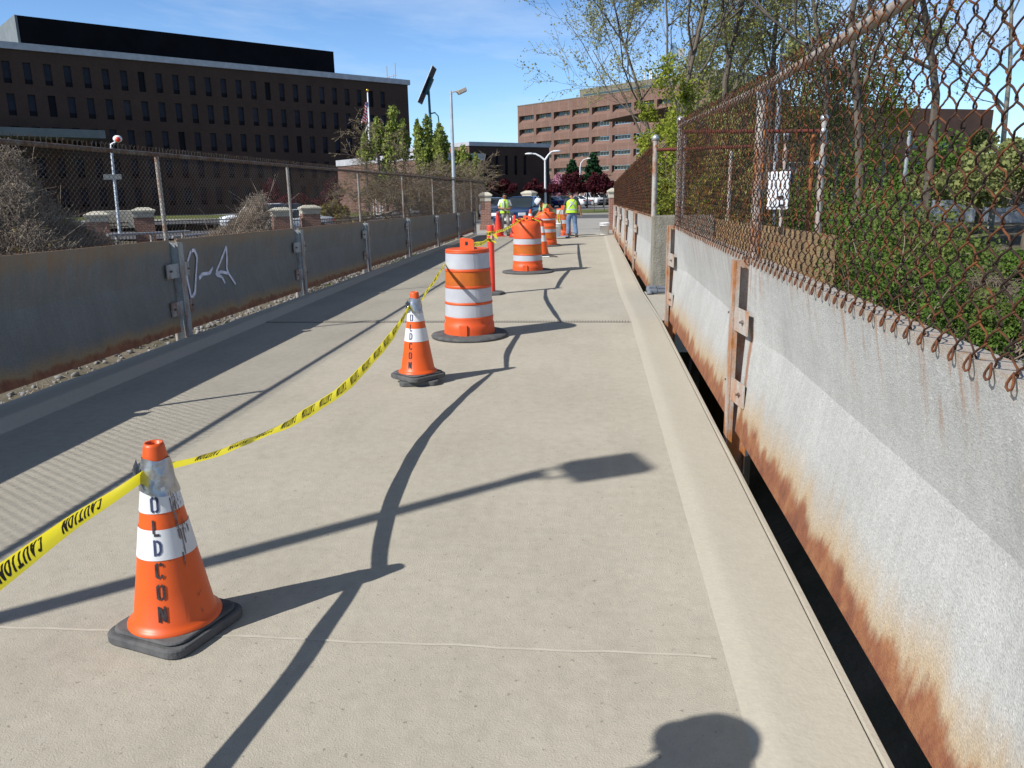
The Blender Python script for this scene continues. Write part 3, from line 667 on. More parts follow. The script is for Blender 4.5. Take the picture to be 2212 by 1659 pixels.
weave('wire_mesh', fl, MT['wire_grey'], lambda s: (-4.80, s), -.5, 35.4, lambda s: LT(s)+.005, lambda s: LZ(s)+.02, w=.072, h=.072, r=.0023, per=6, sides=3, barbs=.05, hooks=.018, seed=9)
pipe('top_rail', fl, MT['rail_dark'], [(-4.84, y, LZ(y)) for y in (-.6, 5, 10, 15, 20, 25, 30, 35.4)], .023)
for y in ly: pipe('post', fl, MT['galv'], [(-4.83, y*1.017, -.25), (-4.83, y*1.017, LZ(y)-.02)], .025, n=8)
# sprayed letters on the lettered panel (strokes follow the kinked face)
y0, y1 = ly[2]+.09, ly[3]-.09
def face(y, z):
    zt = LT(y)-.15; e = min(1, min(y-y0, y1-y)/.62); zk = .58*zt; k = (z/zk if z < zk else (zt-z)/(zt-zk))
    return -4.68-(.075*e*k-.03*(1-min(1, z/zk)))+.003
def yz(px, py):
    p = atx(px, py, -4.69); return p[1], p[2]-.15
gm = MB()
strokes = [[(412, 542), (405, 565), (404, 600), (410, 645), (420, 632), (429, 590), (427, 555), (418, 540), (412, 542)], [(436, 602), (447, 592), (462, 590), (468, 578)],
           [(475, 595), (482, 570), (490, 532), (496, 560), (500, 590), (511, 614)], [(476, 594), (486, 598), (490, 612)], [(477, 592), (486, 587), (499, 590)]]
for st in strokes:
    q = [yz(*p) for p in st]; fine = []
    for a, b_ in zip(q, q[1:]): fine += [(a[0]+(b_[0]-a[0])*t/6, a[1]+(b_[1]-a[1])*t/6) for t in range(6)]
    fine.append(q[-1])
    for k in range(len(fine)-1):
        a, b_ = fine[k], fine[k+1]; dy, dz = b_[0]-a[0], b_[1]-a[1]; l = math.hypot(dy, dz)+1e-6; wd = .020
        ny_, nz_ = -dz/l*wd, dy/l*wd
        gm.quad(*[(face(yy, zz)+.003+.0002*k, yy, zz) for yy, zz in ((a[0]+ny_, a[1]+nz_), (a[0]-ny_, a[1]-nz_), (b_[0]-ny_, b_[1]-nz_), (b_[0]+ny_, b_[1]+nz_))])
gm.build('graffiti', MT['graffiti'], PAN[2])
# ================================================================ traffic cones
SW = .165
def ribbon2d(mb, pts, wd, fn, mi=0, sub=4):
    # thick stroke polygon mapped by fn(x, y) -> 3d
    P = []
    for a, b in zip(pts, pts[1:]): P += [(a[0]+(b[0]-a[0])*t/sub, a[1]+(b[1]-a[1])*t/sub) for t in range(sub)]
    P.append(pts[-1]); L_, R_ = [], []
    for i in range(len(P)):
        a, b = P[max(0, i-1)], P[min(len(P)-1, i+1)]; dx, dy = b[0]-a[0], b[1]-a[1]; l = math.hypot(dx, dy)
        nx, ny = -dy/l*wd/2, dx/l*wd/2; L_.append((P[i][0]+nx, P[i][1]+ny)); R_.append((P[i][0]-nx, P[i][1]-ny))
    vs = [fn(*p) for p in L_]+[fn(*p) for p in R_]; n = len(P)
    mb.add(vs, [(i, n+i, n+i+1, i+1) for i in range(n-1)], mi)
GLY = {'O': [[(.25, .95), (.10, .84), (.10, .16), (.25, .05)], [(.37, .95), (.52, .84), (.52, .16), (.37, .05)]],
       'L': [[(.12, 1.), (.12, .16)], [(.12, .07), (.52, .07)]],
       'D': [[(.12, 1.), (.12, 0.)], [(.26, .93), (.42, .86), (.52, .7), (.52, .3), (.42, .14), (.26, .07)]],
       'C': [[(.27, .95), (.11, .84), (.11, .16), (.27, .05)], [(.37, .95), (.47, .9), (.52, .76)], [(.37, .05), (.47, .1), (.52, .24)]],
       'N': [[(.10, 1.), (.10, 0.)], [(.52, 1.), (.52, 0.)], [(.20, .92), (.44, .08)]]}
CH = .70
def cone_r(z): return .032+(.140-.032)*(CH-z)/(CH-.05)
def rsq(m, a, z0, z1, rr=.055, e=.008, n=7):
    # rounded square slab with softened edges
    def ring(k, z):
        out = []
        for q, (cx, cy) in enumerate(((1, 1), (-1, 1), (-1, -1), (1, -1))):
            for i in range(n):
                t = math.pi/2*(q+i/(n-1)); r_ = rr; out.append((cx*(a-k-r_)+r_*math.cos(t), cy*(a-k-r_)+r_*math.sin(t), z))
        return out
    R_ = [ring(e*.6, z0), ring(0, z0+e), ring(0, z1-e), ring(e*.35, z1-e*.3), ring(e, z1)]; N = 4*n
    m.add([v for r_ in R_ for v in r_], [(j*N+i, j*N+(i+1) % N, (j+1)*N+(i+1) % N, (j+1)*N+i) for j in range(4) for i in range(N)]+[tuple(range(4*N, 5*N)), tuple(range(N))[::-1]], 0)
def traffic_cone(name_label, loc, rotz, letters_at=None, group='orange traffic cones', tilt=None, collars=True, tape=True, scuffs=False, mat='orange', h=1.0):
    p = thing('traffic_cone', name_label, 'traffic cone', loc, rotz, group); p.scale = (1.085,)*3
    m = MB(); rsq(m, .174, 0, .038); rsq(m, .158, .0385, .052); m.build('base', MT['rubber'], p)
    m = MB(); m.lathe([(.158, .052), (.158, .058), (.147, .066)]+[(cone_r(z), z) for z in (.08, .2, .32, .44, .56, .66)]+[(.034, CH-.012), (.030, CH), (.024, CH-.002), (.022, CH-.09)], 40, 0, cap=False)
    m.build('cone_body', MT[mat], p)
    if collars:
        for z0, z1 in ((.468, .565), (.309, .413)):
            m = MB(); m.lathe([(cone_r(z)+.0018, z) for z in (z0, (z0+z1)/2, z1)], 40, 0, cap=False); m.build('reflective_collar', MT['white_refl2'], p)
    if tape:
        r2 = random.Random(int(loc[1]*10)); ph = [r2.uniform(0, 6.28) for _ in range(5)]
        def wr(r, z, a): return r+.0026+.0016*math.sin(3*a+ph[0]+z*60)+.0012*math.sin(6*a+ph[1]-z*90), z+.010*math.sin(a+ph[3])*(1 if z < .56 else .5)+.004*math.sin(3*a+ph[4])
        m = MB(); m.lathe([(cone_r(z)+.002, z) for z in (.528, .54, .555, .57, .59, .61, .63, .648)], 64, 0, cap=False, fn=wr, sm=True)
        a = TAPE_SIDE-rotz
        for k in range(3):                       # loose creased flaps where the yellow tape is held
            c = Vector((math.cos(a+k*.5-.5), math.sin(a+k*.5-.5), 0)); z = .57+.02*k; r0 = cone_r(z)+.006
            q = c*r0; s_ = Vector((-c.y, c.x, 0))
            m.add([q+Vector((0, 0, z+.035))-s_*.03, q+c*.022+Vector((0, 0, z+.02)), q+c*.012+Vector((0, 0, z-.03)), q+Vector((0, 0, z-.045))+s_*.02], [(0, 1, 2), (0, 2, 3)])
        m.build('duct_tape', MT['duct'], p)
    if letters_at is not None:
        m = MB(); zs = {.470: 'O', .345: 'D'}
        for ch, z0, ci in (('O', .472, 1), ('L', .393, 0), ('D', .326, 1), ('C', .249, 0), ('O', .175, 0), ('N', .099, 0)):
            hgt = .055
            def fn(x, y):
                z = z0+y*hgt; r = cone_r(z)+.0034; a = letters_at-rotz+(x-.31)*hgt*.86/r; return (r*math.cos(a), r*math.sin(a), z)
            for st in GLY[ch]: ribbon2d(m, st, SW, fn, ci)
        m.build('lettering', [MT['ink'], MT['ink_blue']], p)
    if scuffs:
        m = MB(); r2 = random.Random(5)
        for k in range(46):
            a = letters_at-rotz+r2.gauss(1.0, .17); z = r2.choice([r2.gauss(.505, .018), r2.gauss(.49, .02), r2.gauss(.405, .015), r2.uniform(.1, .5)]); r_ = cone_r(z)+.0036; l = abs(r2.gauss(.02, .02)); w_ = r2.uniform(.001, .0028)
            if k % 9 == 0: l *= 2
            q = []
            for da, dz in ((-w_, 0), (w_, 0), (w_*.5, -l), (-w_*.5, -l)):
                rr_ = cone_r(z+dz)+.0036; q.append((rr_*math.cos(a+da/r_), rr_*math.sin(a+da/r_), z+dz))
            m.quad(*q)
        m.build('scuff_marks', MT['grime'], p)
    return p
TAPE_SIDE = R(200)
C1, C2 = (-1.605, 2.612), (-1.545, 6.70)
traffic_cone('scuffed orange cone lettered down its side, nearest to the viewer', (*C1, 0), R(-17), R(-77), scuffs=True)
c2 = traffic_cone('orange lettered cone raised on a second black base, in front of the white striped drum', (*C2, .045), R(-40), R(-106))
sb = thing('cone_base', 'spare black rubber cone base lying under the second lettered cone', 'rubber base', (C2[0]+.01, C2[1]-.01, 0), R(12))
m = MB(); rsq(m, .172, 0, .043); m.lathe([(.15, .043), (.15, .046), (.13, .046), (.13, .043)], 28, cap=False); m.build('slab', MT['rubber'], sb)
def small_cone(label, loc, rot, hh, mat='redorange', tilt=(0, 0), stripe=None):
    p = thing('traffic_cone', label, 'traffic cone', loc, rot, 'orange traffic cones'); s = hh/.7
    m = MB(); m.cbox((0, 0, .02), (.38*s, .38*s, .036), bev=.01); m.build('base', MT['redorange' if stripe is None else 'rubber'], p)
    m = MB(); m.lathe([(.155*s, .036), (.145*s, .06)]+[(cone_r(z)*s, z*s) for z in (.1, .3, .5, .66)]+[(.03*s, .695*s), (.022*s, .70*s)], 28); m.build('cone_body', MT[mat], p)
    if stripe:
        for z0, z1 in stripe:
            m = MB(); m.lathe([(cone_r(z)*s+.002, z*s) for z in (z0, z1)], 28, cap=False); m.build('reflective_collar', MT['white_refl2'], p)
    return p
small_cone('plain red orange cone at the workers, tallest of those by the left barrier', (-3.62, 30.2, 0), .3, .92)
small_cone('plain red orange cone at the feet of the worker in grey trousers', (-2.93, 29.6, 0), .1, .80)
small_cone('orange cone with white collars far off in front of the navy car', (-2.62, 33.2, 0), .1, .92, 'orange', stripe=((.47, .57), (.3, .4)))
small_cone('orange cone with white collars half hidden behind the dome topped drum', (-1.36, 20.8, 0), .5, .92, 'orange', stripe=((.45, .57), (.28, .40)))

# ================================================================ traffic drums
def drum(label, loc, rot, bands, dome, rtop=.252, rbot=.292, ring=.455, hdl=True, hgt=.93, ringh=.05, rad=None):
    p = thing('traffic_drum', label, 'traffic drum', loc, rot, 'orange traffic drums')
    m = MB(); m.lathe([(.285, .006), (ring, .004), (ring+.008, .018), (ring-.01, ringh*.75), (ring-.07, ringh*.8), (.30, ringh), (.285, ringh)], 56, 0, fn=lambda r, z, a: (r, z+(.010*math.sin(2*a+rot) if r > .4 and z > .01 else 0)), cap=False)
    m.build('rubber_base', MT['rubber'], p)
    zb, zt = ringh*.6, hgt
    rad_ = lambda z: rbot+(rtop-rbot)*(z-zb)/(zt-zb)+(.012 if z < .16 else 0)
    pr = []
    zz = sorted(set([zb, .10, .155, .165, .235]+[q for b in bands for q in b[:2]]+[zt-.02]))
    for z in zz:
        pr.append((rad_(z), z))
    body = []
    for b0, b1, _ in bands: body += [(b0-.013, .008), (b0-.004, .009), (b0, 0.), (b1, 0.), (b1+.004, .009), (b1+.013, .008)]
    bz = {}
    for z, e in body: bz[round(z, 4)] = e
    for z in zz: bz.setdefault(round(z, 4), 0.)
    prof = [(rad_(z)+e, z) for z, e in sorted(bz.items()) if z <= (zt-.012 if not dome else zt-.13)]
    if dome: prof += [(rtop+.004, hgt-.12), (rtop-.004, hgt-.06), (rtop-.03, hgt-.018), (rtop-.07, hgt), (.12, hgt+.004), (.0005, hgt+.006)]
    else: prof += [(rtop+.006, hgt-.018), (rtop+.004, hgt), (rtop-.012, hgt+.006), (rtop-.03, hgt-.004), (.0005, hgt-.006)]
    m = MB(); m.lathe(prof, 56, 0, cap=False)
    m.cbox((rad_(.09)*math.cos(R(-95)-rot), rad_(.09)*math.sin(R(-95)-rot), .10), (.10, .03, .12), rot=Matrix.Rotation(R(-5)-rot, 3, 'Z'), bev=.006)
    m.build('drum_body', MT['orange_drum'], p)
    for b0, b1, k in bands:
        m = MB(); m.lathe([(rad_(z)+.003, z) for z in (b0+.002, (b0+b1)/2, b1-.002)], 56, 0, cap=False, a0=R(-64)-rot, a1=R(-64)-rot+2*math.pi*.9995)
        m.build('reflective_band', MT['white_refl' if k == 'w' else 'orange_refl'], p)
    if hdl:
        m = MB(); w_, h_ = .088, .125; z0 = hgt-.01; rz = Matrix.Rotation(R(-14)-rot, 3, 'Z'); th = .016
        outer = [(-w_, 0), (w_, 0), (w_, h_*.78), (w_*.75, h_*.9), (-w_*.75, h_), (-w_, h_*.93)]; ho = [(-.022, .045), (.016, .045), (.016, .085), (-.022, .085)]
        for s_ in (-th/2, th/2):
            vs = [tuple(rz @ Vector((x, s_, z0+z))) for x, z in outer+ho]
            m.add(vs, [(0, 1, 7, 6), (1, 2, 8, 7), (2, 3, 8), (3, 4, 9, 8), (4, 5, 9), (5, 0, 6, 9)])
        for ring_ in (outer, ho):
            n = len(ring_)
            for i in range(n):
                a, b = ring_[i], ring_[(i+1) % n]; m.quad(*[tuple(rz @ Vector((x, s_, z0+z))) for (x, z), s_ in ((a, -th/2), (b, -th/2), (b, th/2), (a, th/2))])
        m.build('handle', MT['orange_drum'], p)
    return p
D1 = (-1.435, 8.98)
d1 = drum('orange drum with three wide white bands and a looped handle, nearest of the drums', (*D1, 0), 0., [(.735, .895, 'w'), (.565, .705, 'o'), (.39, .535, 'w'), (.235, .365, 'w')], False)
m = MB(); r2 = random.Random(4)
for k in range(30):
    a = R(r2.uniform(-170, -20)); z = r2.choice([r2.uniform(.57, .70), r2.uniform(.57, .70), r2.uniform(.25, .88), r2.uniform(.06, .2)]); rr_ = .252+.04*(.93-z)/.9+.0055+(.012 if z < .16 else 0); s_ = r2.uniform(.002, .006)
    m.quad(*[(rr_*math.cos(a+da/rr_), rr_*math.sin(a+da/rr_), z+dz) for da, dz in ((-s_, 0), (s_*.3, -s_*.6), (s_, 0), (0, s_*1.3))])
z0 = [(.895, R(-64)), (.84, R(-65.5)), (.80, R(-64.5)), (.735, R(-65))]
for a, b in zip(z0, z0[1:]):
    m.quad(*[((.2585+.04*(.93-z)/.9)*math.cos(q+d), (.2585+.04*(.93-z)/.9)*math.sin(q+d), z) for z, q, d in ((a[0], a[1], 0), (a[0], a[1], .014), (b[0], b[1], .010), (b[0], b[1], 0))])
m.build('scuff_marks', MT['grime'], d1); d1.scale = (.97, .97, 1.085)
D2, D3, D4 = (-1.365, 16.45), (-1.45, 24.5), (-1.13, 29.9)
bn = [(.70, .83, 'o'), (.575, .685, 'w'), (.40, .55, 'o'), (.255, .365, 'w')]
drum('dome topped orange drum with two thin white bands, behind the red post', (*D2, 0), .4, bn[:0]+[(.555, .66, 'w'), (.375, .535, 'o'), (.235, .345, 'w')], True, .275, .305, .53, hgt=.985).scale = (1, 1, 1.055)
drum('dome topped orange drum draped with straps, beside the bending worker', (D3[0], D3[1], 0), .9, [(.70, .83, 'w'), (.55, .69, 'o'), (.42, .52, 'w'), (.25, .40, 'o')], True, .275, .315, .46, hgt=1.02)
drum('orange drum with white top band, half hidden by the worker in jeans', (*D4, 0), 1.4, [(.80, .96, 'w'), (.63, .78, 'o'), (.46, .60, 'w'), (.28, .44, 'o')], False, .25, .28, .40, hgt=1.0)
# tangle of straps on the piled drum
tg = thing('strap_bundle', 'tangle of red straps and yellow tape heaped on the dome topped drum', 'straps', (D2[0]+.02, D2[1]+.10, 1.03))
for nm, mt_, sd, cnt in (('red_strap', 'redorange', 3, 26), ('yellow_strap', 'tape', 5, 14), ('cord', 'bolt', 8, 12)):
    r2 = random.Random(sd); m = MB()
    for k in range(cnt):
        a = r2.uniform(0, 6.28); c = Vector((r2.uniform(-.16, .16), r2.uniform(-.10, .10), r2.uniform(.0, .045))); pts = [c+Vector((.09*t*math.cos(a+t*.8), .09*t*math.sin(a+t*.8), .025*math.sin(t*2+k))) for t in np.linspace(-1.4, 1.4, 7)]
        m.tube(pts, .010, 4)
    m.build(nm, MT[mt_], tg)
m = MB(); m.sphere((.08, 0, .08), .035); m.build('warning_knob', MT['taillamp'], tg)

# ================================================================ red delineator post
pp = thing('delineator_post', 'tall red orange post on a black octagonal base wrapped with caution tape', 'post', (-1.665, 12.85, 0))
m = MB(); m.lathe([(.215, 0), (.225, .012), (.21, .04), (.08, .052)], 8, 0, sm=False); m.build('rubber_base', MT['rubber'], pp)
m = MB(); m.lathe([(.062, .05), (.060, .1), (.056, 1.10), (.054, 1.112), (.040, 1.116), (.0005, 1.116)], 24, cap=False); m.build('tube', MT['redorange'], pp)
m = MB(); m.cbox((.02, -.056, .93), (.028, .006, .13), bev=.002); m.build('label_patch', MT['white_refl'], pp)

# ================================================================ caution tape
def arc(cx, cy, rx, ry, a0, a1, n=9): return [(cx+rx*math.cos(R(a0+(a1-a0)*i/n)), cy+ry*math.sin(R(a0+(a1-a0)*i/n))) for i in range(n+1)]
# build with anisotropic pen: bold in both directions once scaled to the tape (0.19 x 0.046 m)
def cau():
    V, Fs = [], []
    SX, SY, PEN = .19, .052, .0082
    G = {'C': [arc(.5, .5, .42, .42, 45, 315)], 'A': [[(.06, 0), (.5, .98), (.94, 0)], [(.24, .3), (.76, .3)]], 'U': [[(.12, 1.), (.12, .38)]+arc(.5, .38, .38, .30, 180, 360)+[(.88, 1.)]],
         'T': [[(0, .92), (1, .92)], [(.5, .9), (.5, 0)]], 'I': [[(.5, 1), (.5, 0)]], 'O': [arc(.5, .5, .40, .42, 0, 360, 16)], 'N': [[(.12, 0), (.12, 1)], [(.12, .98), (.88, .02)], [(.88, 0), (.88, 1)]]}
    adv = {'I': .45}; tot = sum(adv.get(c, 1.) for c in 'CAUTION')+6*.32; x = 0.
    mb = MB()
    for c in 'CAUTION':
        wd = adv.get(c, 1.)
        for st in G[c]: ribbon2d(mb, [((x+px*wd)/tot*SX, py*SY) for px, py in st], PEN, lambda a, b: (a, b, 0), 0, 3)
        x += wd+.32
    return [(v[0]/SX, v[1]/SY) for v in mb.v], mb.f
CAU = cau()
def catmull(P, n):
    P = [np.array(p, float) for p in P]; P = [2*P[0]-P[1]]+P+[2*P[-1]-P[-2]]; out = []
    for i in range(1, len(P)-2):
        for t in np.linspace(0, 1, n, endpoint=False):
            a, b, c, d = P[i-1:i+3]; out.append(.5*((2*b)+(-a+c)*t+(2*a-5*b+4*c-d)*t*t+(-a+3*b-3*c+d)*t**3))
    out.append(P[-2]); return np.array(out)
def tape(label, pts, wid, ang, start=.05, pitch=.29, tl=.19, th=.052, flip=1):
    # pts centreline; wid, ang: width and roll (deg) at each control point; text runs from the last point to the first, upside down
    n = 14; C_ = catmull(pts, n); k = len(C_); tt = np.linspace(0, len(pts)-1, k)
    W_ = np.interp(tt, range(len(pts)), wid); A_ = np.radians(np.interp(tt, range(len(pts)), ang))
    T = np.gradient(C_, axis=0); T /= np.linalg.norm(T, axis=1, keepdims=True); up = np.array([0, 0, 1.])
    S_ = np.cross(T, up); S_ /= np.linalg.norm(S_, axis=1, keepdims=True); U = np.cross(S_, T)
    D = U*np.cos(A_)[:, None]+S_*np.sin(A_)[:, None]; N_ = np.cross(T, D)
    s = np.concatenate([[0], np.cumsum(np.linalg.norm(np.diff(C_, axis=0), axis=1))])
    curl = lambda v: .010*(v*v)*4-.003
    def P(sv, v, off=0.):
        f = [np.interp(sv, s, q) for q in (C_[:, 0], C_[:, 1], C_[:, 2], D[:, 0], D[:, 1], D[:, 2], N_[:, 0], N_[:, 1], N_[:, 2], W_)]
        c, d, n_ = np.array(f[:3]), np.array(f[3:6]), np.array(f[6:9]); rip = .003*math.sin(sv*7+v*3)+.0015*math.sin(sv*17+1)
        return c+d*v*f[9]+n_*(curl(v)*min(1, .075/f[9])*1.2+rip+off)
    o = thing('caution_tape', label, 'caution tape', tuple(C_[0]), 0, 'stretches of yellow caution tape'); O0 = np.array(C_[0])
    m = MB(); ns = max(20, int(s[-1]/.03)); nv = 5
    vs = [P(s[-1]*i/ns, -.5+j/(nv-1))-O0 for i in range(ns+1) for j in range(nv)]
    m.add(vs, [(i*nv+j, i*nv+j+1, (i+1)*nv+j+1, (i+1)*nv+j) for i in range(ns) for j in range(nv-1)], 0, True); m.build('ribbon', MT['tape'], o)
    m = MB(); sv = start
    while sv+tl < s[-1]-.03:
        for off in (.0012, -.0012):
            m.add([P(sv+tl*(1-x), flip*(.5-y)*th/.075, off)-O0 for x, y in CAU[0]], CAU[1])
        sv += pitch
    m.build('lettering', MT['black'], o); return o
a1 = np.array([-1.585, 2.67, .655]); a2 = np.array([C2[0], C2[1], .66+.045])
def pl(px, py, X=-1.58): return atx(px, py, X)
mid = [pl(450, 982), pl(560, 941), pl(650, 897), pl(740, 838), pl(800, 778), pl(850, 717)]
tape('yellow caution tape sagging between the two lettered cones', [a1]+mid+[a2+np.array([-.045, -.03, -.02])], [.05, .055, .062, .072, .078, .078, .078, .03], [40, 52, 50, 20, 5, 0, 0, 5], .20)
ext = np.array([-1.62, -1.35, .60])
tape('yellow caution tape running off to the left from the nearest cone', [ext, np.array([-1.64, .4, .50]), np.array([-1.645, 1.45, .565]), np.array([-1.645, 1.854, .614]), np.array([-1.65, 2.17, .632]), np.array([C1[0]-.035, C1[1]-.03, .645])], [.06, .075, .078, .078, .07, .05], [10, 8, 8, 8, 10, 20], .02)
traffic_cone('orange cone out of view beside the viewer, holding the caution tape end', (ext[0], ext[1]-.05, 0), .3)
b1 = np.array([D1[0]-.255, D1[1]-.09, .85])
tape('yellow caution tape rising from the second lettered cone to the nearest drum', [a2+np.array([.035, .05, .0]), (a2*.66+b1*.34)+np.array([0, 0, -.03]), (a2*.3+b1*.7)+np.array([0, 0, -.025]), b1], [.03, .055, .06, .03], [25, 20, 15, 10], .1, flip=1)
p1 = np.array([-1.70, 12.80, .90])
tape('yellow caution tape from the nearest drum handle to the red post', [np.array([D1[0]+.02, D1[1]+.03, 1.06]), np.array([-1.52, 10.2, .985]), np.array([-1.63, 11.6, .91]), p1], [.03, .06, .06, .04], [15, 10, 10, 5], .1)
b2 = np.array([D2[0]-.16, D2[1], 1.06]); p2 = np.array([-1.61, 12.83, 1.0])
tape('yellow caution tape from the red post to the dome topped drum', [p2, (p2*.6+b2*.4)+np.array([0, 0, -.03]), (p2*.3+b2*.7)+np.array([0, 0, -.02]), b2], [.05, .07, .07, .04], [35, 30, 30, 20], .1)
b2b = np.array([D2[0]+.05, D2[1]+.1, 1.07]); b3 = np.array([D3[0]-.05, D3[1]-.1, 1.04])
tape('pale yellow tape twisted from the dome topped drum to the strapped drum', [b2b, (b2b+b3)/2+np.array([0, 0, -.01]), b3], [.05, .06, .04], [40, 60, 40], .1)
b4 = np.array([D4[0], D4[1], 1.06])
tape('loose yellow tape hanging down the drum beside the worker in jeans', [np.array([D4[0]-.10, D4[1]-.27, .99]), np.array([D4[0]-.17, D4[1]-.32, .7]), np.array([D4[0]-.12, D4[1]-.31, .42]), np.array([D4[0]-.10, D4[1]-.33, .3])], [.03, .07, .07, .06], [10, 20, 10, 30], .05)
m = MB()                                            # tape wound round the red post
for z, t_ in ((.99, .07), (.885, .06)):
    m.lathe([(.0605, z-t_/2), (.0625, z), (.0605, z+t_/2)], 24, 0, cap=False, fn=lambda r, zz, a, z=z: (r, zz+.008*math.sin(a*1.+z*20)))
m.add([(.03, -.055, .98), (.10, -.07, .97), (.13, -.075, .90), (.09, -.07, .91)], [(0, 1, 2, 3)]); m.add([(.02, -.055, .885), (.09, -.06, .86), (.105, -.07, .82), (.04, -.06, .855)], [(0, 1, 2, 3)])
m.build('tape_wrap', MT['tape'], pp)
m = MB()
for z in (.99, .885):
    for k in range(2):
        def fn(x, y, z=z, k=k): a = R(-150)+k*1.25+(x-.5)*1.1; return (.0640*math.cos(a), .0640*math.sin(a), z+(.5-y)*.042+.008*math.sin(a+z*20))
        m.add([fn(1-x, y) for x, y in CAU[0]], CAU[1])
m.build('wrap_lettering', MT['black'], pp)

# ================================================================ buckets, dolly, tools
def bucket(label, loc, s=1., group='white pails'):
    p = thing('bucket', label, 'bucket', loc, 0, group)
    m = MB(); m.lathe([(.125*s, 0), (.13*s, .005), (.147*s, .33*s), (.154*s, .332*s), (.154*s, .35*s), (.146*s, .352*s), (.14*s, .03*s), (.001, .03*s)], 28, cap=False); m.build('pail', MT['white_paint'], p)
    m = MB(); m.lathe([(.152*s, .27*s), (.156*s, .275*s), (.156*s, .29*s), (.152*s, .295*s)], 28, cap=False); m.build('rib', MT['white_paint'], p)
    m = MB(); m.tube([(-.155*s*math.cos(a), .02-.1*math.sin(a)*s-.03, .285*s-.12*math.sin(a)*s) for a in np.linspace(0, math.pi, 12)], .004, 6); m.build('bail', MT['bolt'], p)
    return p
bucket('white pail alone at the right edge of the deck end', (.40, 30.6, 0), 1.25)
bucket('white pail standing on the small dolly beside the orange drum', (-1.33, 28.35, .10), 1.2)
bucket('white pail between the red cones near the far left barrier', (-3.32, 30.9, 0), 1.)
dl = thing('dolly', 'small low blue grey dolly carrying a white pail', 'dolly', (-1.18, 28.35, 0))
m = MB(); m.cbox((0, 0, .085), (.55, .38, .025), bev=.006); m.build('platform', MT['car_paleblue'], dl)
for q in ((-.22, -.14), (.22, -.14), (-.22, .14), (.22, .14)):
    m = MB(); m.tube([(q[0], q[1]-.015, .036), (q[0], q[1]+.015, .036)], .036, 12); m.cbox((q[0], q[1], .065), (.05, .045, .02)); m.build('caster', MT['tyre'], dl)
tl_ = thing('hand_tool', 'small tool lying on the deck beside the half hidden cone', 'tool', (-1.12, 20.1, .012), .2)
m = MB(); m.tube([(-.22, 0, .012), (.0, 0, .012)], .014, 8); m.build('grip', MT['white_paint'], tl_)
m = MB(); m.tube([(.0, 0, .012), (.12, 0, .012), (.16, .03, .012)], .012, 6); m.cbox((.18, .02, .01), (.06, .09, .016)); m.build('head', MT['iron'], tl_)
# ================================================================ people
def skin_mesh(nodes, edges, sub=2):
    bm = bmesh.new(); lay = bm.verts.layers.skin.verify(); vs = []
    for i, (c, r) in enumerate(nodes):
        v = bm.verts.new(c); v[lay].radius = r if hasattr(r, '__len__') else (r, r); v[lay].use_root = (i == 0); vs.append(v)
    for a, b in edges: bm.edges.new((vs[a], vs[b]))
    me = bpy.data.meshes.new('skin'); bm.to_mesh(me); bm.free()
    o = bpy.data.objects.new('skin', me); COL.objects.link(o)
    k = o.modifiers.new('s', 'SKIN'); k.use_smooth_shade = True
    q = o.modifiers.new('u', 'SUBSURF'); q.levels = sub; q.render_levels = sub
    e = bpy.data.meshes.new_from_object(o.evaluated_get(bpy.context.evaluated_depsgraph_get()))
    V = [tuple(v.co) for v in e.vertices]; Fs = [tuple(p.vertices) for p in e.polygons]
    bpy.data.objects.remove(o); bpy.data.meshes.remove(me); bpy.data.meshes.remove(e); return V, Fs
def lp(a, b, t): return tuple(a[i]+(b[i]-a[i])*t for i in range(3))
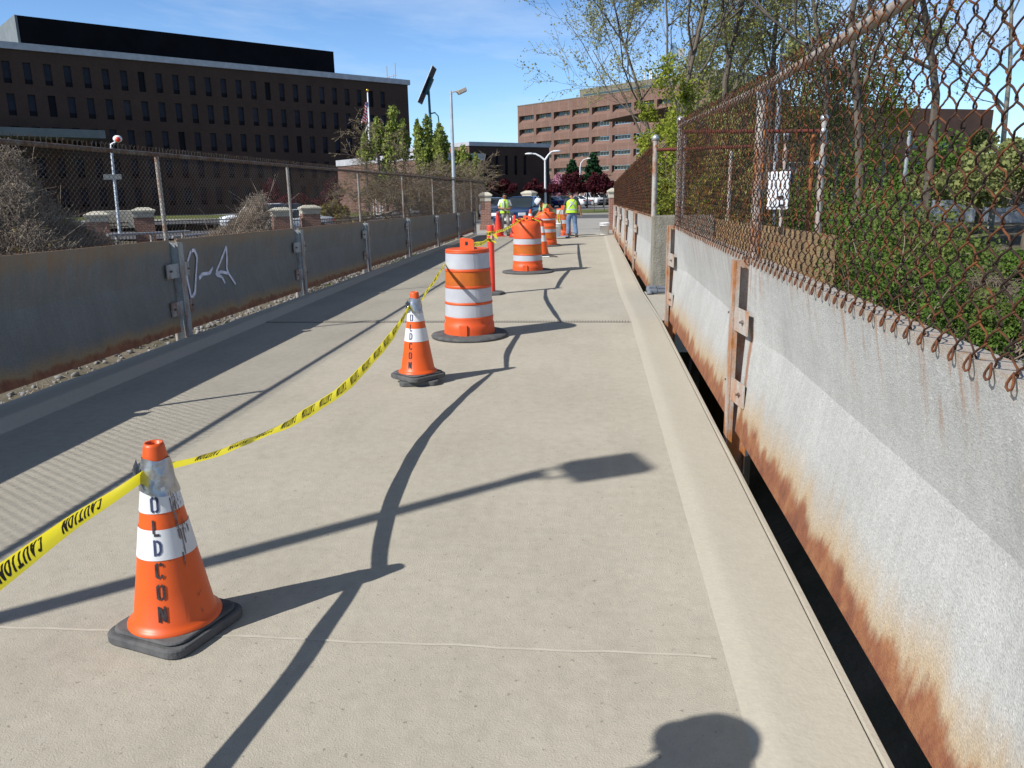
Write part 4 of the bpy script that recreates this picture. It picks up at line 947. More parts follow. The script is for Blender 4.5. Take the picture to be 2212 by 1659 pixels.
def person(label, loc, rotz, J, wear, cat='person', sc=(1, 1, 1)):
    """J: joints in metres, figure faces -Y. wear: materials."""
    p = thing('person', label, cat, loc, rotz); p.scale = sc
    hd = Vector(J['head']); nk = Vector(J['neck']); up = (hd-nk).normalized(); fw = Vector(J.get('face', (0, -1, 0))).normalized(); fw = (fw-up*fw.dot(up)).normalized(); sd = up.cross(fw)*-1
    nodes = [(J['pelvis'], (.13, .10)), (J['waist'], (.125, .095)), (J['chest'], (.145, .105)), (J['neck'], (.06, .06)), (tuple(hd-up*.06), (.062, .066)), (tuple(hd+up*.02), (.078, .09)), (tuple(hd+up*.075), (.066, .075))]
    ed = [(0, 1), (1, 2), (2, 3), (3, 4), (4, 5), (5, 6)]
    for s in 'lr':
        b = len(nodes)
        nodes += [(J['sh'+s], .062), (J['el'+s], .045), (lp(J['el'+s], J['wr'+s], .45), .042), (J['wr'+s], .029), (J['ha'+s], (.040, .024))]
        ed += [(2, b), (b, b+1), (b+1, b+2), (b+2, b+3), (b+3, b+4)]
        b = len(nodes)
        nodes += [(J['hip'+s], .098), (J['kn'+s], .062), (lp(J['kn'+s], J['an'+s], .35), .058), (J['an'+s], .042), (J['to'+s], .04)]
        ed += [(0, b), (b, b+1), (b+1, b+2), (b+2, b+3), (b+3, b+4)]
    V, Fs = skin_mesh(nodes, ed); m = MB(); m.add(V, Fs, 0, True)
    for s, sg in (('l', -1), ('r', 1)):          # five fingers, curled and of different length
        h = Vector(J['ha'+s]); d = (h-Vector(J['wr'+s])).normalized(); side = Vector((0, 1, 0)) if abs(d.y) < .7 else Vector((1, 0, 0)); side = (side-d*side.dot(d)).normalized(); cu = d.cross(side)*sg
        for k, ln in enumerate((.062, .075, .082, .074)):
            b = h+d*.02+side*(.028-.019*k); m.tube([b, b+d*ln*.5+cu*.006, b+d*ln*.8+cu*.022, b+d*ln*.92+cu*.042], [.0095, .009, .008, .006], 6)
        b = h-d*.02+side*.034; m.tube([b, b+side*.028+d*.022, b+side*.034+d*.056+cu*.012], [.012, .010, .007], 6)
    nose = hd+fw*.088+up*(-.005); m.tube([hd+fw*.082+up*.03, nose+fw*.02-up*.012, hd+fw*.080-up*.022], [.006, .014, .008], 6)
    for q in (-1, 1):
        m.sphere(tuple(hd+sd*.088*q-up*.005), .03, 0, 8, 6, (.35, .6, 1.)); m.sphere(tuple(hd+fw*.083+sd*.032*q+up*.022), .012, 1, 8, 6)
        m.tube([hd+fw*.087+sd*.018*q+up*.042, hd+fw*.084+sd*.05*q+up*.042], .006, 5, 1)
    m.tube([hd+fw*.082-sd*.026-up*.052, hd+fw*.088-up*.050, hd+fw*.082+sd*.026-up*.052], .006, 5, 2)
    m.build('body', [MT['skin'], MT['hair'], M('lips_'+str(int(loc[1]*10)), (.25, .09, .07))], p)
    # trousers
    n2 = [(J['pelvis'], (.150, .115)), (lp(J['pelvis'], J['waist'], .45), (.142, .108))]; e2 = [(0, 1)]
    for s in 'lr':
        b = len(n2); n2 += [(J['hip'+s], .112), (lp(J['hip'+s], J['kn'+s], .5), .093), (J['kn'+s], .078), (lp(J['kn'+s], J['an'+s], .5), .074), (lp(J['kn'+s], J['an'+s], .98), .070)]
        e2 += [(0, b)]+[(b+i, b+i+1) for i in range(4)]
    V, Fs = skin_mesh(n2, e2); m = MB(); m.add(V, Fs, 0, True); m.build('trousers', wear['legs'], p)
    # shirt with sleeves to the elbow
    n3 = [(J['chest'], (.168, .125)), (J['waist'], (.148, .118)), (lp(J['pelvis'], J['waist'], .15), (.156, .122)), (lp(J['chest'], J['neck'], .72), (.085, .075))]; e3 = [(0, 1), (1, 2), (0, 3)]
    for s in 'lr':
        b = len(n3); n3 += [(J['sh'+s], .080), (lp(J['sh'+s], J['el'+s], .5), .070), (lp(J['sh'+s], J['el'+s], .85), .066)]; e3 += [(0, b), (b, b+1), (b+1, b+2)]
    V, Fs = skin_mesh(n3, e3); m = MB(); m.add(V, Fs, 0, True); m.build('shirt', wear['shirt'], p)
    for s in 'lr':
        m = MB(); a, t = Vector(J['an'+s]), Vector(J['to'+s]); d = (t-a); d.z = 0; d.normalize()
        q = Matrix.Rotation(math.atan2(d.y, d.x), 3, 'Z'); base = Vector((a.x, a.y, 0)) if wear.get('flat', True) else Vector((a.x, a.y, a.z-.08))
        m.cbox(tuple(base+d*.07+Vector((0, 0, .045))), (.27, .10, .085), rot=q, bev=.03); m.build('shoe', MT['shoe'], p)
    # vest: loft round the torso, open sides kept simple
    if 'vest' in wear:
        pe, wa, ch, nk_ = (Vector(J[k]) for k in ('pelvis', 'waist', 'chest', 'neck'))
        lv = [(pe.lerp(wa, -.15), .190, .150), (pe.lerp(wa, .55), .180, .146), (wa.lerp(ch, .3), .180, .148), (ch.lerp(wa, .15), .196, .152), (ch.lerp(nk_, .35), .185, .140), (ch.lerp(nk_, .70), .125, .105), (ch.lerp(nk_, .92), .078, .078)]
        m = MB(); n = 40; ring = []
        for c, a_, b_ in lv:
            ring.append([(c.x+math.copysign(abs(math.cos(t))**.8, math.cos(t))*a_, c.y+math.copysign(abs(math.sin(t))**.8, math.sin(t))*b_, c.z) for t in (2*math.pi*i/n for i in range(n))])
        vs = [q for r_ in ring for q in r_]; fs = []
        for j in range(len(lv)-1):
            for i in range(n):
                t = (i+.5)/n*360
                if wear.get('open') and j < 5 and abs((t-270+180) % 360-180) < 13: continue      # open front
                fs.append((j*n+i, j*n+(i+1) % n, (j+1)*n+(i+1) % n, (j+1)*n+i))
        m.add(vs, fs, 0, True); v = m.build('vest', MT['vest'], p)
        m = MB()
        def on(t, k):            # point on the vest surface, t in turns, k in level units
            j = min(len(lv)-2, int(k)); f = k-j; i = (t % 1)*n; a0 = int(i) % n; fr_ = i-int(i)
            q = [Vector(ring[jj][a0]).lerp(Vector(ring[jj][(a0+1) % n]), fr_) for jj in (j, j+1)]; c = lv[j][0].lerp(lv[j+1][0], f); r_ = q[0].lerp(q[1], f); o_ = (r_-c); o_.z = 0
            return r_+o_.normalized()*.006
        def band(path, wd):
            P = [on(*q) for q in path]
            for i in range(len(P)-1):
                d = (P[i+1]-P[i]).normalized(); o_ = (P[i]-Vector(lv[3][0])); o_.z = 0; s_ = d.cross(o_.normalized())*wd/2
                m.quad(tuple(P[i]-s_), tuple(P[i+1]-s_), tuple(P[i+1]+s_), tuple(P[i]+s_))
        band([(i/40, 1.15) for i in range(41)], .05)
        if wear.get('x'):
            band([(.25-.11+.22*t, 1.5+3.2*t) for t in np.linspace(0, 1, 12)], .05); band([(.25+.11-.22*t, 1.5+3.2*t) for t in np.linspace(0, 1, 12)], .05)
        for c_ in (.66, .84): band([(c_, 1.2+3.9*t) for t in np.linspace(0, 1, 10)], .045)
        m.build('reflective_strips', MT['silver'], p)
    if 'straps' in wear:
        m = MB()
        for q in (-1, 1):
            ch, wa = Vector(J['chest']), Vector(J['waist'])
            pts = [Vector(J['pelvis']).lerp(wa, .5)+Vector((q*.11, -.13, 0)), ch+Vector((q*.11, -.14, 0)), Vector(J['neck'])+Vector((q*.09, 0, .0)), ch+Vector((q*.11, .14, .02)), wa+Vector((q*.1, .13, 0))]
            m.tube(pts, .026, 6)
        m.build('vest_straps', MT['orange'], p)
    if wear.get('hair'):
        m = MB(); vs = []
        for j in range(9):
            for i in range(20):
                th = 2*math.pi*i/20; ph = (j/8)*math.pi*.62; d = up*math.cos(ph)+(fw*math.cos(th)+sd*math.sin(th))*math.sin(ph)
                if d.dot(fw) > .05 and d.dot(up) < .62: d = (d-fw*(d.dot(fw)-.05)).normalized()*.93
                vs.append(tuple(hd+up*.018+fw*-.004+(sd*d.dot(sd)*.091+fw*d.dot(fw)*.102+up*d.dot(up)*.112)))
        m.add(vs, [(j*20+i, j*20+(i+1) % 20, (j+1)*20+(i+1) % 20, (j+1)*20+i) for j in range(8) for i in range(20)], 0, True); m.build('hair', MT['hair'], p)
    if wear.get('hat'):
        m = MB(); q = Matrix((sd, fw, up)).transposed(); hc = hd+up*.035
        prf = [(.135, -.035), (.142, -.030), (.112, .015), (.108, .05), (.094, .09), (.06, .115), (.001, .122)] if wear['hat'] == 'bucket' else [(.132, -.01), (.134, -.004), (.116, .012), (.112, .06), (.092, .10), (.05, .125), (.001, .128)]
        tmp = MB(); tmp.lathe(prf, 28, cap=False); m.add([tuple(hc+q @ Vector((x*.92, y*1.12, z))) for x, y, z in tmp.v], tmp.f, 0, True); m.build('hat', MT['hat'], p)
    return p
ST = dict(pelvis=(0, 0, .95), waist=(0, -.005, 1.10), chest=(0, 0, 1.31), neck=(0, .0, 1.49), head=(0, -.015, 1.61), shl=(-.175, 0, 1.415), shr=(.175, 0, 1.415), hipl=(-.09, 0, .90), hipr=(.09, 0, .90), knl=(-.11, -.02, .50), knr=(.11, -.02, .50), anl=(-.12, .02, .09), anr=(.12, .02, .09), tol=(-.13, -.14, .045), tor=(.13, -.14, .045),
          ell=(-.25, .02, 1.14), elr=(.25, .02, 1.14), wrl=(-.27, -.05, .90), wrr=(.27, -.05, .90), hal=(-.27, -.07, .82), har=(.27, -.07, .82))
def J(**k): d = dict(ST); d.update(k); return d
person('worker in white tee shirt and lime vest looking down at his hands', (-3.36, 30.35, 0), R(12),
       J(head=(.0, -.05, 1.60), face=(0.1, -1, -.45), ell=(-.25, -.03, 1.15), wrl=(-.10, -.26, 1.12), hal=(-.03, -.30, 1.13), elr=(.25, -.02, 1.14), wrr=(.10, -.24, 1.08), har=(.02, -.29, 1.10), knl=(-.12, -.03, .5), knr=(.11, -.05, .5)),
       dict(legs=MT['khaki'], shirt=MT['tee_white'], vest=True, open=True, hair=True), sc=(.96, .96, .92))
person('bending worker in white hat and pale green shirt with orange straps behind a drum', (-1.80, 31.6, 0), R(-62),
       J(pelvis=(0, .12, .80), waist=(0, .04, .94), chest=(0, -.14, 1.08), neck=(0, -.30, 1.17), head=(0, -.40, 1.24), face=(0, -.7, -.72), shl=(-.175, -.2, 1.10), shr=(.175, -.2, 1.10), ell=(-.2, -.28, .84), elr=(.2, -.30, .84), wrl=(-.12, -.46, .70), wrr=(.12, -.48, .72), hal=(-.1, -.52, .66), har=(.1, -.54, .68), hipl=(-.09, .12, .76), hipr=(.09, .12, .76), knl=(-.11, -.1, .46), knr=(.11, -.08, .46), anl=(-.12, .06, .09), anr=(.12, .08, .09), tol=(-.13, -.1, .045), tor=(.13, -.08, .045)),
       dict(legs=MT['jeans'], shirt=MT['tee_green'], straps=True, hair=True, hat='bucket'))
person('worker in jeans and lime vest with a silver cross on the back', (-.80, 28.95, 0), R(180+8),
       J(head=(.02, -.10, 1.555), neck=(0, -.03, 1.475), face=(.1, -.75, -.7), chest=(0, 0, 1.30), ell=(-.26, .05, 1.14), elr=(.25, .03, 1.14), wrl=(-.31, .02, .88), wrr=(.26, -.06, .88), hal=(-.32, .0, .80), har=(.25, -.09, .80), knl=(-.12, -.03, .5), knr=(.10, -.06, .5), anl=(-.16, .05, .09), anr=(.12, -.03, .09), tol=(-.19, -.10, .045), tor=(.14, -.19, .045)),
       dict(legs=MT['jeans'], shirt=MT['tee_navy'], vest=True, x=True, hair=True), sc=(1.06, 1.06, .94))
person('person in a brimmed hat beside the viewer, seen only by the shadow', (-1.30, .80, 0), R(180+38),
       J(head=(0, -.015, 1.66), neck=(0, 0, 1.50), shl=(-.15, 0, 1.37), shr=(.15, 0, 1.37), chest=(0, 0, 1.26), ell=(-.22, .05, 1.14), elr=(.22, .05, 1.14), wrl=(-.16, -.12, 1.02), wrr=(.16, -.12, 1.02), hal=(-.10, -.16, 1.0), har=(.10, -.16, 1.0)), dict(legs=MT['jeans'], shirt=MT['tee_white'], hair=True, hat='hard'))

# ================================================================ vehicles (front towards -Y)
def car(label, loc, rotz, col, kind='sedan', group='vehicles in the car park', front=None, cat='car'):
    p = thing('parked_car' if kind != 'pickup' else 'parked_truck', label, cat, loc, rotz, group)
    pm = MT['car_'+col]
    if kind == 'sedan': Ln, Wd, st, gh, wy, wr = 4.7, .90, [(-2.36, .70, .30, .52), (-2.28, .80, .24, .66), (-2.0, .87, .20, .74), (-1.4, .9, .19, .84), (-.95, .9, .19, .93), (0, .9, .19, .95), (1.0, .9, .19, .97), (1.6, .89, .20, .99), (2.1, .85, .24, .96), (2.3, .78, .3, .90), (2.36, .70, .36, .72)], [(-1.02, .94, .76), (-.22, 1.41, .58), (.80, 1.43, .58), (1.62, .99, .70)], (-1.42, 1.38), .325
    elif kind == 'suv': Ln, Wd, st, gh, wy, wr = 4.7, .93, [(-2.36, .74, .38, .72), (-2.26, .85, .30, .92), (-1.9, .92, .27, .99), (-1.1, .93, .26, 1.07), (0, .93, .26, 1.08), (1.4, .93, .26, 1.10), (2.2, .91, .30, 1.10), (2.34, .84, .38, .95)], [(-1.12, 1.07, .80), (-.48, 1.70, .66), (1.75, 1.72, .66), (2.24, 1.10, .80)], (-1.42, 1.42), .37
    else: Ln, Wd, st, gh, wy, wr = 5.4, .96, [(-2.7, .78, .42, .80), (-2.6, .9, .34, 1.02), (-2.2, .95, .30, 1.10), (-1.3, .96, .3, 1.15), (.5, .96, .3, 1.16), (.6, .96, .3, 1.10), (2.6, .95, .34, 1.10), (2.7, .9, .42, 1.0)], [(-1.3, 1.14, .82), (-.62, 1.76, .68), (.35, 1.78, .68), (.62, 1.14, .80)], (-1.75, 1.6), .40
    def sec(y, hw, zl, zb): return [(hw*.86, y, zl), (hw*.97, y, zl+.06), (hw, y, zl+(zb-zl)*.45), (hw*.985, y, zl+(zb-zl)*.78), (hw*.93, y, zb-.02), (hw*.80, y, zb+.012), (hw*.4, y, zb+.035), (0, y, zb+.04), (-hw*.4, y, zb+.035), (-hw*.80, y, zb+.012), (-hw*.93, y, zb-.02), (-hw*.985, y, zl+(zb-zl)*.78), (-hw, y, zl+(zb-zl)*.45), (-hw*.97, y, zl+.06), (-hw*.86, y, zl)]
    m = MB(); n = 15; vs = [q for s_ in st for q in sec(*s_)]
    m.add(vs, [(j*n+i, j*n+i+1, (j+1)*n+i+1, (j+1)*n+i) for j in range(len(st)-1) for i in range(n-1)]+[(j*n+n-1, j*n, (j+1)*n, (j+1)*n+n-1) for j in range(len(st)-1)], 0, True)
    m.add(sec(*st[0]), [tuple(range(n))[::-1]]); m.add(sec(*st[-1]), [tuple(range(n))])
    m.build('body', pm, p)
    g = [((-w_, y, z), (w_, y, z)) for y, z, w_ in gh]
    a, b, c, d = g
    m = MB(); m.add([a[0], a[1], b[1], b[0], c[0], c[1], d[1], d[0]], [(0, 1, 2, 3), (4, 5, 6, 7), (0, 3, 4, 7), (1, 6, 5, 2)]); m.build('windows', MT['carglass'], p)
    m = MB(); up_ = .012
    m.add([(x*1.02, y, z+up_) for x, y, z in (b[0], b[1], c[1], c[0])]+[(x*.8, y+(.12 if k < 2 else -.12), z+.05) for k, (x, y, z) in enumerate((b[0], b[1], c[1], c[0]))], [(0, 1, 5, 4), (1, 2, 6, 5), (2, 3, 7, 6), (3, 0, 4, 7), (4, 5, 6, 7), (3, 2, 1, 0)], 0, False)
    for q in (0, 1):
        s_ = 1 if q else -1
        for u, v in ((a, b), (c, d)): m.tube([(u[q][0]*1.01, u[q][1], u[q][2]), (v[q][0]*1.015, v[q][1], v[q][2]+up_)], .035, 6)
        ym = .25 if kind != 'pickup' else -.05
        m.tube([(a[q][0]*1.01, ym, a[q][2]), (b[q][0]*1.03, ym+.05, b[q][2])], .03, 6)
        if kind == 'suv': m.tube([(a[q][0]*1.01, 1.2, a[q][2]+.02), (b[q][0]*1.03, 1.2, b[q][2])], .04, 6)
    m.build('roof', pm, p)
    for y in wy:
        for s_ in (-1, 1):
            m = MB(); m.tube([(s_*(Wd-.2), y, wr), (s_*(Wd+.012), y, wr)], wr, 22); o = m.build('wheel', MT['tyre'], p)
            m = MB(); m.tube([(s_*(Wd+.010), y, wr), (s_*(Wd+.020), y, wr)], wr*.66, 18)
            m.build('rim', MT['rim'], o)
            m = MB(); m.lathe([(wr*1.0, 0), (wr*1.16, 0)], 20, cap=False); vs = [(s_*(Wd+.004), y+v[0], max(.2, wr+v[1])) for v in m.v]; m.v = vs; m.build('wheel_arch', MT['tyre'], p)
    y0, y1 = st[0][0], st[-1][0]; zf = .66 if kind == 'sedan' else .86
    for s_ in (-1, 1):
        m = MB(); m.cbox((s_*.66, y0+.12, zf), (.36, .2, .15), rot=Matrix.Rotation(s_*R(24), 3, 'Z'), bev=.03); m.build('headlight', MT['headlamp'], p)
        m = MB(); m.cbox((s_*.68, y1-.07, .82 if kind == 'sedan' else .98), (.30, .12, .15 if kind == 'sedan' else .26), rot=Matrix.Rotation(-s_*R(18), 3, 'Z'), bev=.02); m.build('taillight', MT['taillamp'], p)
        m = MB(); m.cbox((s_*(Wd+.09), -.72 if kind != 'pickup' else -1.05, gh[0][1]+.06), (.2, .09, .13), bev=.03); m.build('wing_mirror', pm, p)
    m = MB(); m.cbox((0, y0+.01, zf-.12), (.66 if not front else .56, .05, .22 if not front else .40), bev=.02); m.cbox((0, y0+.03, .32 if kind == 'sedan' else .46), (1.25, .06, .14), bev=.02); gr_ = m.build('grille', MT['iron'], p)
    if front:
        m = MB()
        for k in range(4):
            cx = (k-1.5)*.085; m.tube([(cx+.055*math.cos(t), y0-.024, zf-.02+.055*math.sin(t)) for t in np.linspace(0, 2*math.pi, 17)], .009, 5)
        m.build('ring_emblem', MT['chrome'], gr_)
        m = MB(); m.tube([(-.28, y0-.018, zf+.085), (.28, y0-.018, zf+.085), (.22, y0-.018, zf-.33), (-.22, y0-.018, zf-.33), (-.28, y0-.018, zf+.085)], .012, 5); m.build('grille_frame', MT['chrome'], gr_)
        m = MB(); m.cbox((0, y0-.03, zf-.22), (.32, .015, .13), bev=.004); m.build('number_plate', MT['white_paint'], p)
    return p
car('navy blue sedan facing the viewer with a ring emblem on its grille', (-3.55, 40.0, ZS(40)-.01), R(-12), 'navy', front=True)
def park(px, py, Y):
    q = at(px, py, Y); return (q[0], Y, ZS(Y)-.02)
car('pale blue car half hidden at the left of the navy sedan', park(1066, 440, 60), R(20), 'paleblue')
car('silver grey sedan parked behind the navy sedan roof', park(1103, 435, 96), R(58), 'silver')
car('white sport utility car parked left of the street pillar', park(1127, 435, 106), R(62), 'white', 'suv')
car('dark blue sedan parked with its red tail lights toward the street', park(1186, 436, 112), R(232), 'blue')
car('black sedan parked right of the dark blue one, tail lights showing', park(1214, 436, 116), R(205), 'black')
car('bright silver sedan parked behind the worker in jeans', park(1243, 436, 116), R(228), 'white')
car('white pickup truck parked at the right of the silver sedan', park(1275, 436, 122), R(38), 'white', 'pickup', cat='truck')
car('dark grey sport utility car parked beside the white pickup', park(1296, 436, 124), R(24), 'grey', 'suv')
car('silver sedan parked last on the right, next to the fence', park(1313, 436, 128), R(20), 'silver')
def dpt(px, py, d): return _O+ray(px, py)*d
def lowcar(label, px, d, rot, col, kind='sedan'):
    q = dpt(px, 440, d); return car(label, (q[0], q[1], -.61), rot, col, kind, 'vehicles on the side road')
lowcar('black sport utility car on the side road behind the left fence', 586, 50, R(-70), 'black', 'suv')
lowcar('silver car on the side road with its headlamps toward the pillars', 632, 47, R(-62), 'silver')
lowcar('white sport utility car on the side road, mostly hidden by the fence', 553, 54, R(-75), 'white', 'suv')
lowcar('grey sedan parked below the brick annex near the bare tree', 880, 62, R(-80), 'grey')
# ================================================================ poles and lamps
def floodlight(label, loc, hgt, group, aim, lean=(0, 0)):
    p = thing('lamp_post', label, 'lamp post', loc, 0, group)
    m = MB(); lx, ly_ = lean; m.tube([(0, 0, -.6), (lx*.5, ly_*.5, hgt*.5), (lx, ly_, hgt-.12)], [.085, .068, .052], 14); m.build('pole', MT['alu'], p)
    m = MB(); m.tube([(lx, ly_, hgt-.14), (lx, ly_, hgt-.02)], .06, 12); c = Vector((math.cos(aim), math.sin(aim), .10)).normalized()
    a = Vector((lx, ly_, hgt-.06)); s_ = Vector((-c.y, c.x, 0))
    for q in (-.075, .075): m.tube([a, a+s_*q+c*.06, a+s_*q+c*.28], .016, 6)
    m.build('bracket', MT['alu'], p)
    m = MB(); rot = Matrix.Rotation(aim, 3, 'Z') @ Matrix.Rotation(R(-24), 3, 'Y')
    m.cbox(tuple(a+c*.43), (.34, .34, .15), rot=rot, bev=.02); m.cbox(tuple(a+c*.25), (.10, .18, .09), rot=rot, bev=.02); h_ = m.build('lamp_head', MT['lamp_glass'], p)
    m = MB(); q = a+c*.45+rot @ Vector((0, 0, -.078)); m.cbox(tuple(q), (.28, .25, .012), rot=rot); m.build('lens', MT['lamp_glass'], h_)
    return p
floodlight('tall silver floodlight pole outside the far end of the left fence', (-5.5, 31.6, 0), 5.45, 'silver floodlight poles', R(20))
floodlight('silver floodlight pole outside the near left corner, casting the long shadow on the deck', (-5.28, .10, 0), 5.12, 'silver floodlight poles', R(20), (.0, .50))
def P3(px, py, d): return _O+ray(px, py)*d        # point at camera depth d
# solar powered lamp
q = P3(934, 330, 58); sl = thing('solar_lamp', 'teal post carrying a tilted solar panel and a hooked lamp', 'street lamp', (q[0], q[1], q[2]-4.5))
top = P3(931, 190, 58); zt = top[2]-q[2]+4.5
m = MB(); m.tube([(0, 0, 0), (-.02, 0, zt*.5), (-.10, 0, zt)], [.14, .12, .08], 12); m.build('pole', MT['teal'], sl)
m = MB(); rot = Matrix.Rotation(R(2), 3, 'Z') @ Matrix.Rotation(R(-64), 3, 'Y')
m.cbox((-.20, 0, zt+.05), (2.65, 1.7, .06), rot=rot, bev=.01); pv = m.build('solar_panel', MT['pv'], sl)
m = MB(); c = Vector((-.20, 0, zt+.05))
for a_, b_ in (((-1.33, -.86, 0), (1.33, -.86, 0)), ((-1.33, .86, 0), (1.33, .86, 0)), ((-1.33, -.86, 0), (-1.33, .86, 0)), ((1.33, -.86, 0), (1.33, .86, 0))):
    m.tube([c+rot @ Vector(a_), c+rot @ Vector(b_)], .035, 6)
m.build('panel_frame', MT['galv_clean'], pv)
m = MB(); m.cbox(tuple(c+rot @ Vector((0, 0, -.16))), (1.2, .5, .22), rot=rot, bev=.03); m.build('battery_box', MT['teal'], sl)
m = MB(); m.tube([(-.02, 0, zt-1.9), (.32, -.1, zt-1.85), (.56, -.15, zt-2.1), (.62, -.15, zt-2.8)], .05, 8); m.build('arm', MT['teal'], sl)
m = MB(); m.lathe([(.05, .25), (.09, .1), (.12, 0), (.34, -.14), (.33, -.17), (.001, -.18)], 20, 0, (.62, -.15, zt-3.0)); m.build('lamp_head', MT['teal'], sl)
# double-armed lamp
q = P3(1178, 440, 90); dz = .01
dl_ = thing('street_lamp', 'white street lamp with two arms spreading like a Y over the car park', 'street lamp', (q[0], q[1], -.5))
h_ = P3(1180, 345, 90)[2]+.45; px_m = 90/F
m = MB(); m.tube([(0, 0, 0), (0, 0, h_*.5), (0, 0, h_)], [.14, .12, .10], 10); m.build('pole', MT['white_pole'], dl_)
for s_, ex, ez in ((-1, -29, 13), (1, 20, 17)):
    m = MB(); m.tube([(0, 0, h_-.05), (ex*px_m*.35, 0, h_+ez*px_m*.55), (ex*px_m*.7, 0, h_+ez*px_m*.95), (ex*px_m, 0, h_+ez*px_m)], [.12, .10, .09, .08], 8); m.build('arm', MT['white_pole'], dl_)
    m = MB(); m.sphere((ex*px_m+s_*.25, 0, h_+ez*px_m), .5, 0, 12, 8, (1., .38, .24)); m.build('lamp_head', MT['white_pole'], dl_)
q = P3(1253, 425, 140); cl = thing('street_lamp', 'white street lamp with one curved arm between the two conifers', 'street lamp', (q[0], q[1], -.5)); s_ = 140/F
h_ = P3(1253, 362, 140)[2]+.5
m = MB(); m.tube([(0, 0, 0), (0, 0, h_), (.15, 0, h_+9*s_), (.55, 0, h_+15*s_), (1.2, 0, h_+18*s_)], [.13, .11, .09, .075, .06], 8); m.build('pole', MT['white_pole'], cl)
m = MB(); m.sphere((1.5, 0, h_+18*s_), .4, 0, 10, 6, (1., .4, .3)); m.build('lamp_head', MT['white_pole'], cl)
# signal pole on the side road
q = P3(255, 478, 31); b_ = P3(240, 318, 31); sp = thing('signal_pole', 'white traffic signal pole with a street sign behind the left fence', 'signal pole', (q[0], q[1], q[2]-.6))
v = Vector(b_-q)+Vector((0, 0, .6))
m = MB(); m.tube([(0, 0, 0), tuple(v*.5), tuple(v)], [.065, .058, .05], 12); m.build('pole', MT['galv_clean'], sp)
u = Vector((.87, -.5, 0))*-1; u = Vector(_r2).normalized()
m = MB(); c = v*.66; m.cbox(tuple(c+Vector((0, -.1, .03))), (.66, .03, .20), rot=Matrix.Rotation(R(20), 3, 'Z'), bev=.004); m.build('sign_plate', M('dull_sign_back', (.20, .21, .225), (.15, .16, .17), 4), sp)
m = MB(); c = Vector(P3(254, 300, 31)-q)+Vector((0, 0, .6)); m.tube([tuple(v-Vector((0, 0, .02))), tuple(v+Vector((0, 0, .1))), tuple(c+Vector((0, .1, -.03)))], .03, 6); m.sphere(tuple(c), .17, 0, 14, 10, (1, 1, .8)); h2 = m.build('lamp_globe', MT['white_paint'], sp)
m = MB(); m.sphere(tuple(c+Vector((.07, -.10, -.03))), .10, 0, 10, 8); m.build('red_lens', MT['redorange'], h2)
# flagpole
q = P3(783, 300, 95); t_ = P3(794, 196, 95); fp = thing('flagpole', 'flagpole with gilded ball and a furled flag before the dark brick block', 'flagpole', tuple(P3(797, 330, 95)))
o_ = np.array(fp.location); f_ = lambda px, py: tuple(P3(px, py, 95)-o_)
m = MB(); m.tube([f_(797, 330), f_(797, 262), f_(794, 200)], [.14, .11, .07], 10); m.build('pole', MT['white_pole'], fp)
m = MB(); m.tube([f_(797, 262), f_(790, 283), f_(780, 304)], .06, 8); m.build('guy_arm', MT['white_pole'], fp)
m = MB(); m.sphere(f_(793.6, 195), .17); m.build('ball', MT['gold'], fp)
n = NT('flag_cloth'); uv_ = n.sep(n.tc.outputs['Object']); zz = uv_[2]
n.color(n.mix(n.math('GREATER_THAN', n.math('SINE', n.math('MULTIPLY', n.math('ADD', zz, n.math('MULTIPLY', uv_[0], .9)), 17.)), 0.), (.62, .58, .60), (.42, .03, .06))); n.set(.8)
m = MB(); nu, nv = 9, 12; vs = []
for j in range(nv+1):
    for i in range(nu+1):
        a, b = i/nu, j/nv; px = 794.5-(3+9*b**.7)*a+1.5*math.sin(b*7+a*4); py = 222+b*42-a*3+a*b*4
        vs.append(tuple(np.array(f_(px, py))+np.array([0, .25*math.sin(a*9+b*3), 0])))
m.add(vs, [(j*(nu+1)+i, j*(nu+1)+i+1, (j+1)*(nu+1)+i+1, (j+1)*(nu+1)+i) for j in range(nv) for i in range(nu)], 0, True); fo = m.build('flag', n.m, fp)
m = MB(); vs = vs[:(nu+1)*5]; m.add([(x, y-.03, z) for x, y, z in vs], [(j*(nu+1)+i, j*(nu+1)+i+1, (j+1)*(nu+1)+i+1, (j+1)*(nu+1)+i) for j in range(2) for i in range(nu-3)]); m.build('canton', MT['car_blue'], fo)
# tall pale mast among the trees on the right, utility pole further right
q = P3(1684, 200, 36); mp_ = thing('lamp_mast', 'tall slim grey mast rising behind the right hand trees', 'mast', (q[0], q[1], -1.)); t_ = P3(1687, -60, 36)
m = MB(); m.tube([(0, 0, 0), (0, 0, 6), (0, 0, t_[2]+1)], [.13, .11, .08], 10); m.build('pole', MT['galv_clean'], mp_)
q = P3(1950, 400, 48); up = thing('utility_pole', 'pale pole with a small box near the fenced yard on the right', 'utility pole', (q[0], q[1], -.8)); t_ = P3(1957, 285, 48)
m = MB(); m.tube([(0, 0, 0), (.1, 0, t_[2]+.8)], [.13, .10], 8); m.build('pole', MT['galv_clean'], up)
m = MB(); m.cbox((.05, -.16, q[2]+.75), (.42, .2, .85), bev=.02); m.build('meter_box', MT['parapet'], up)
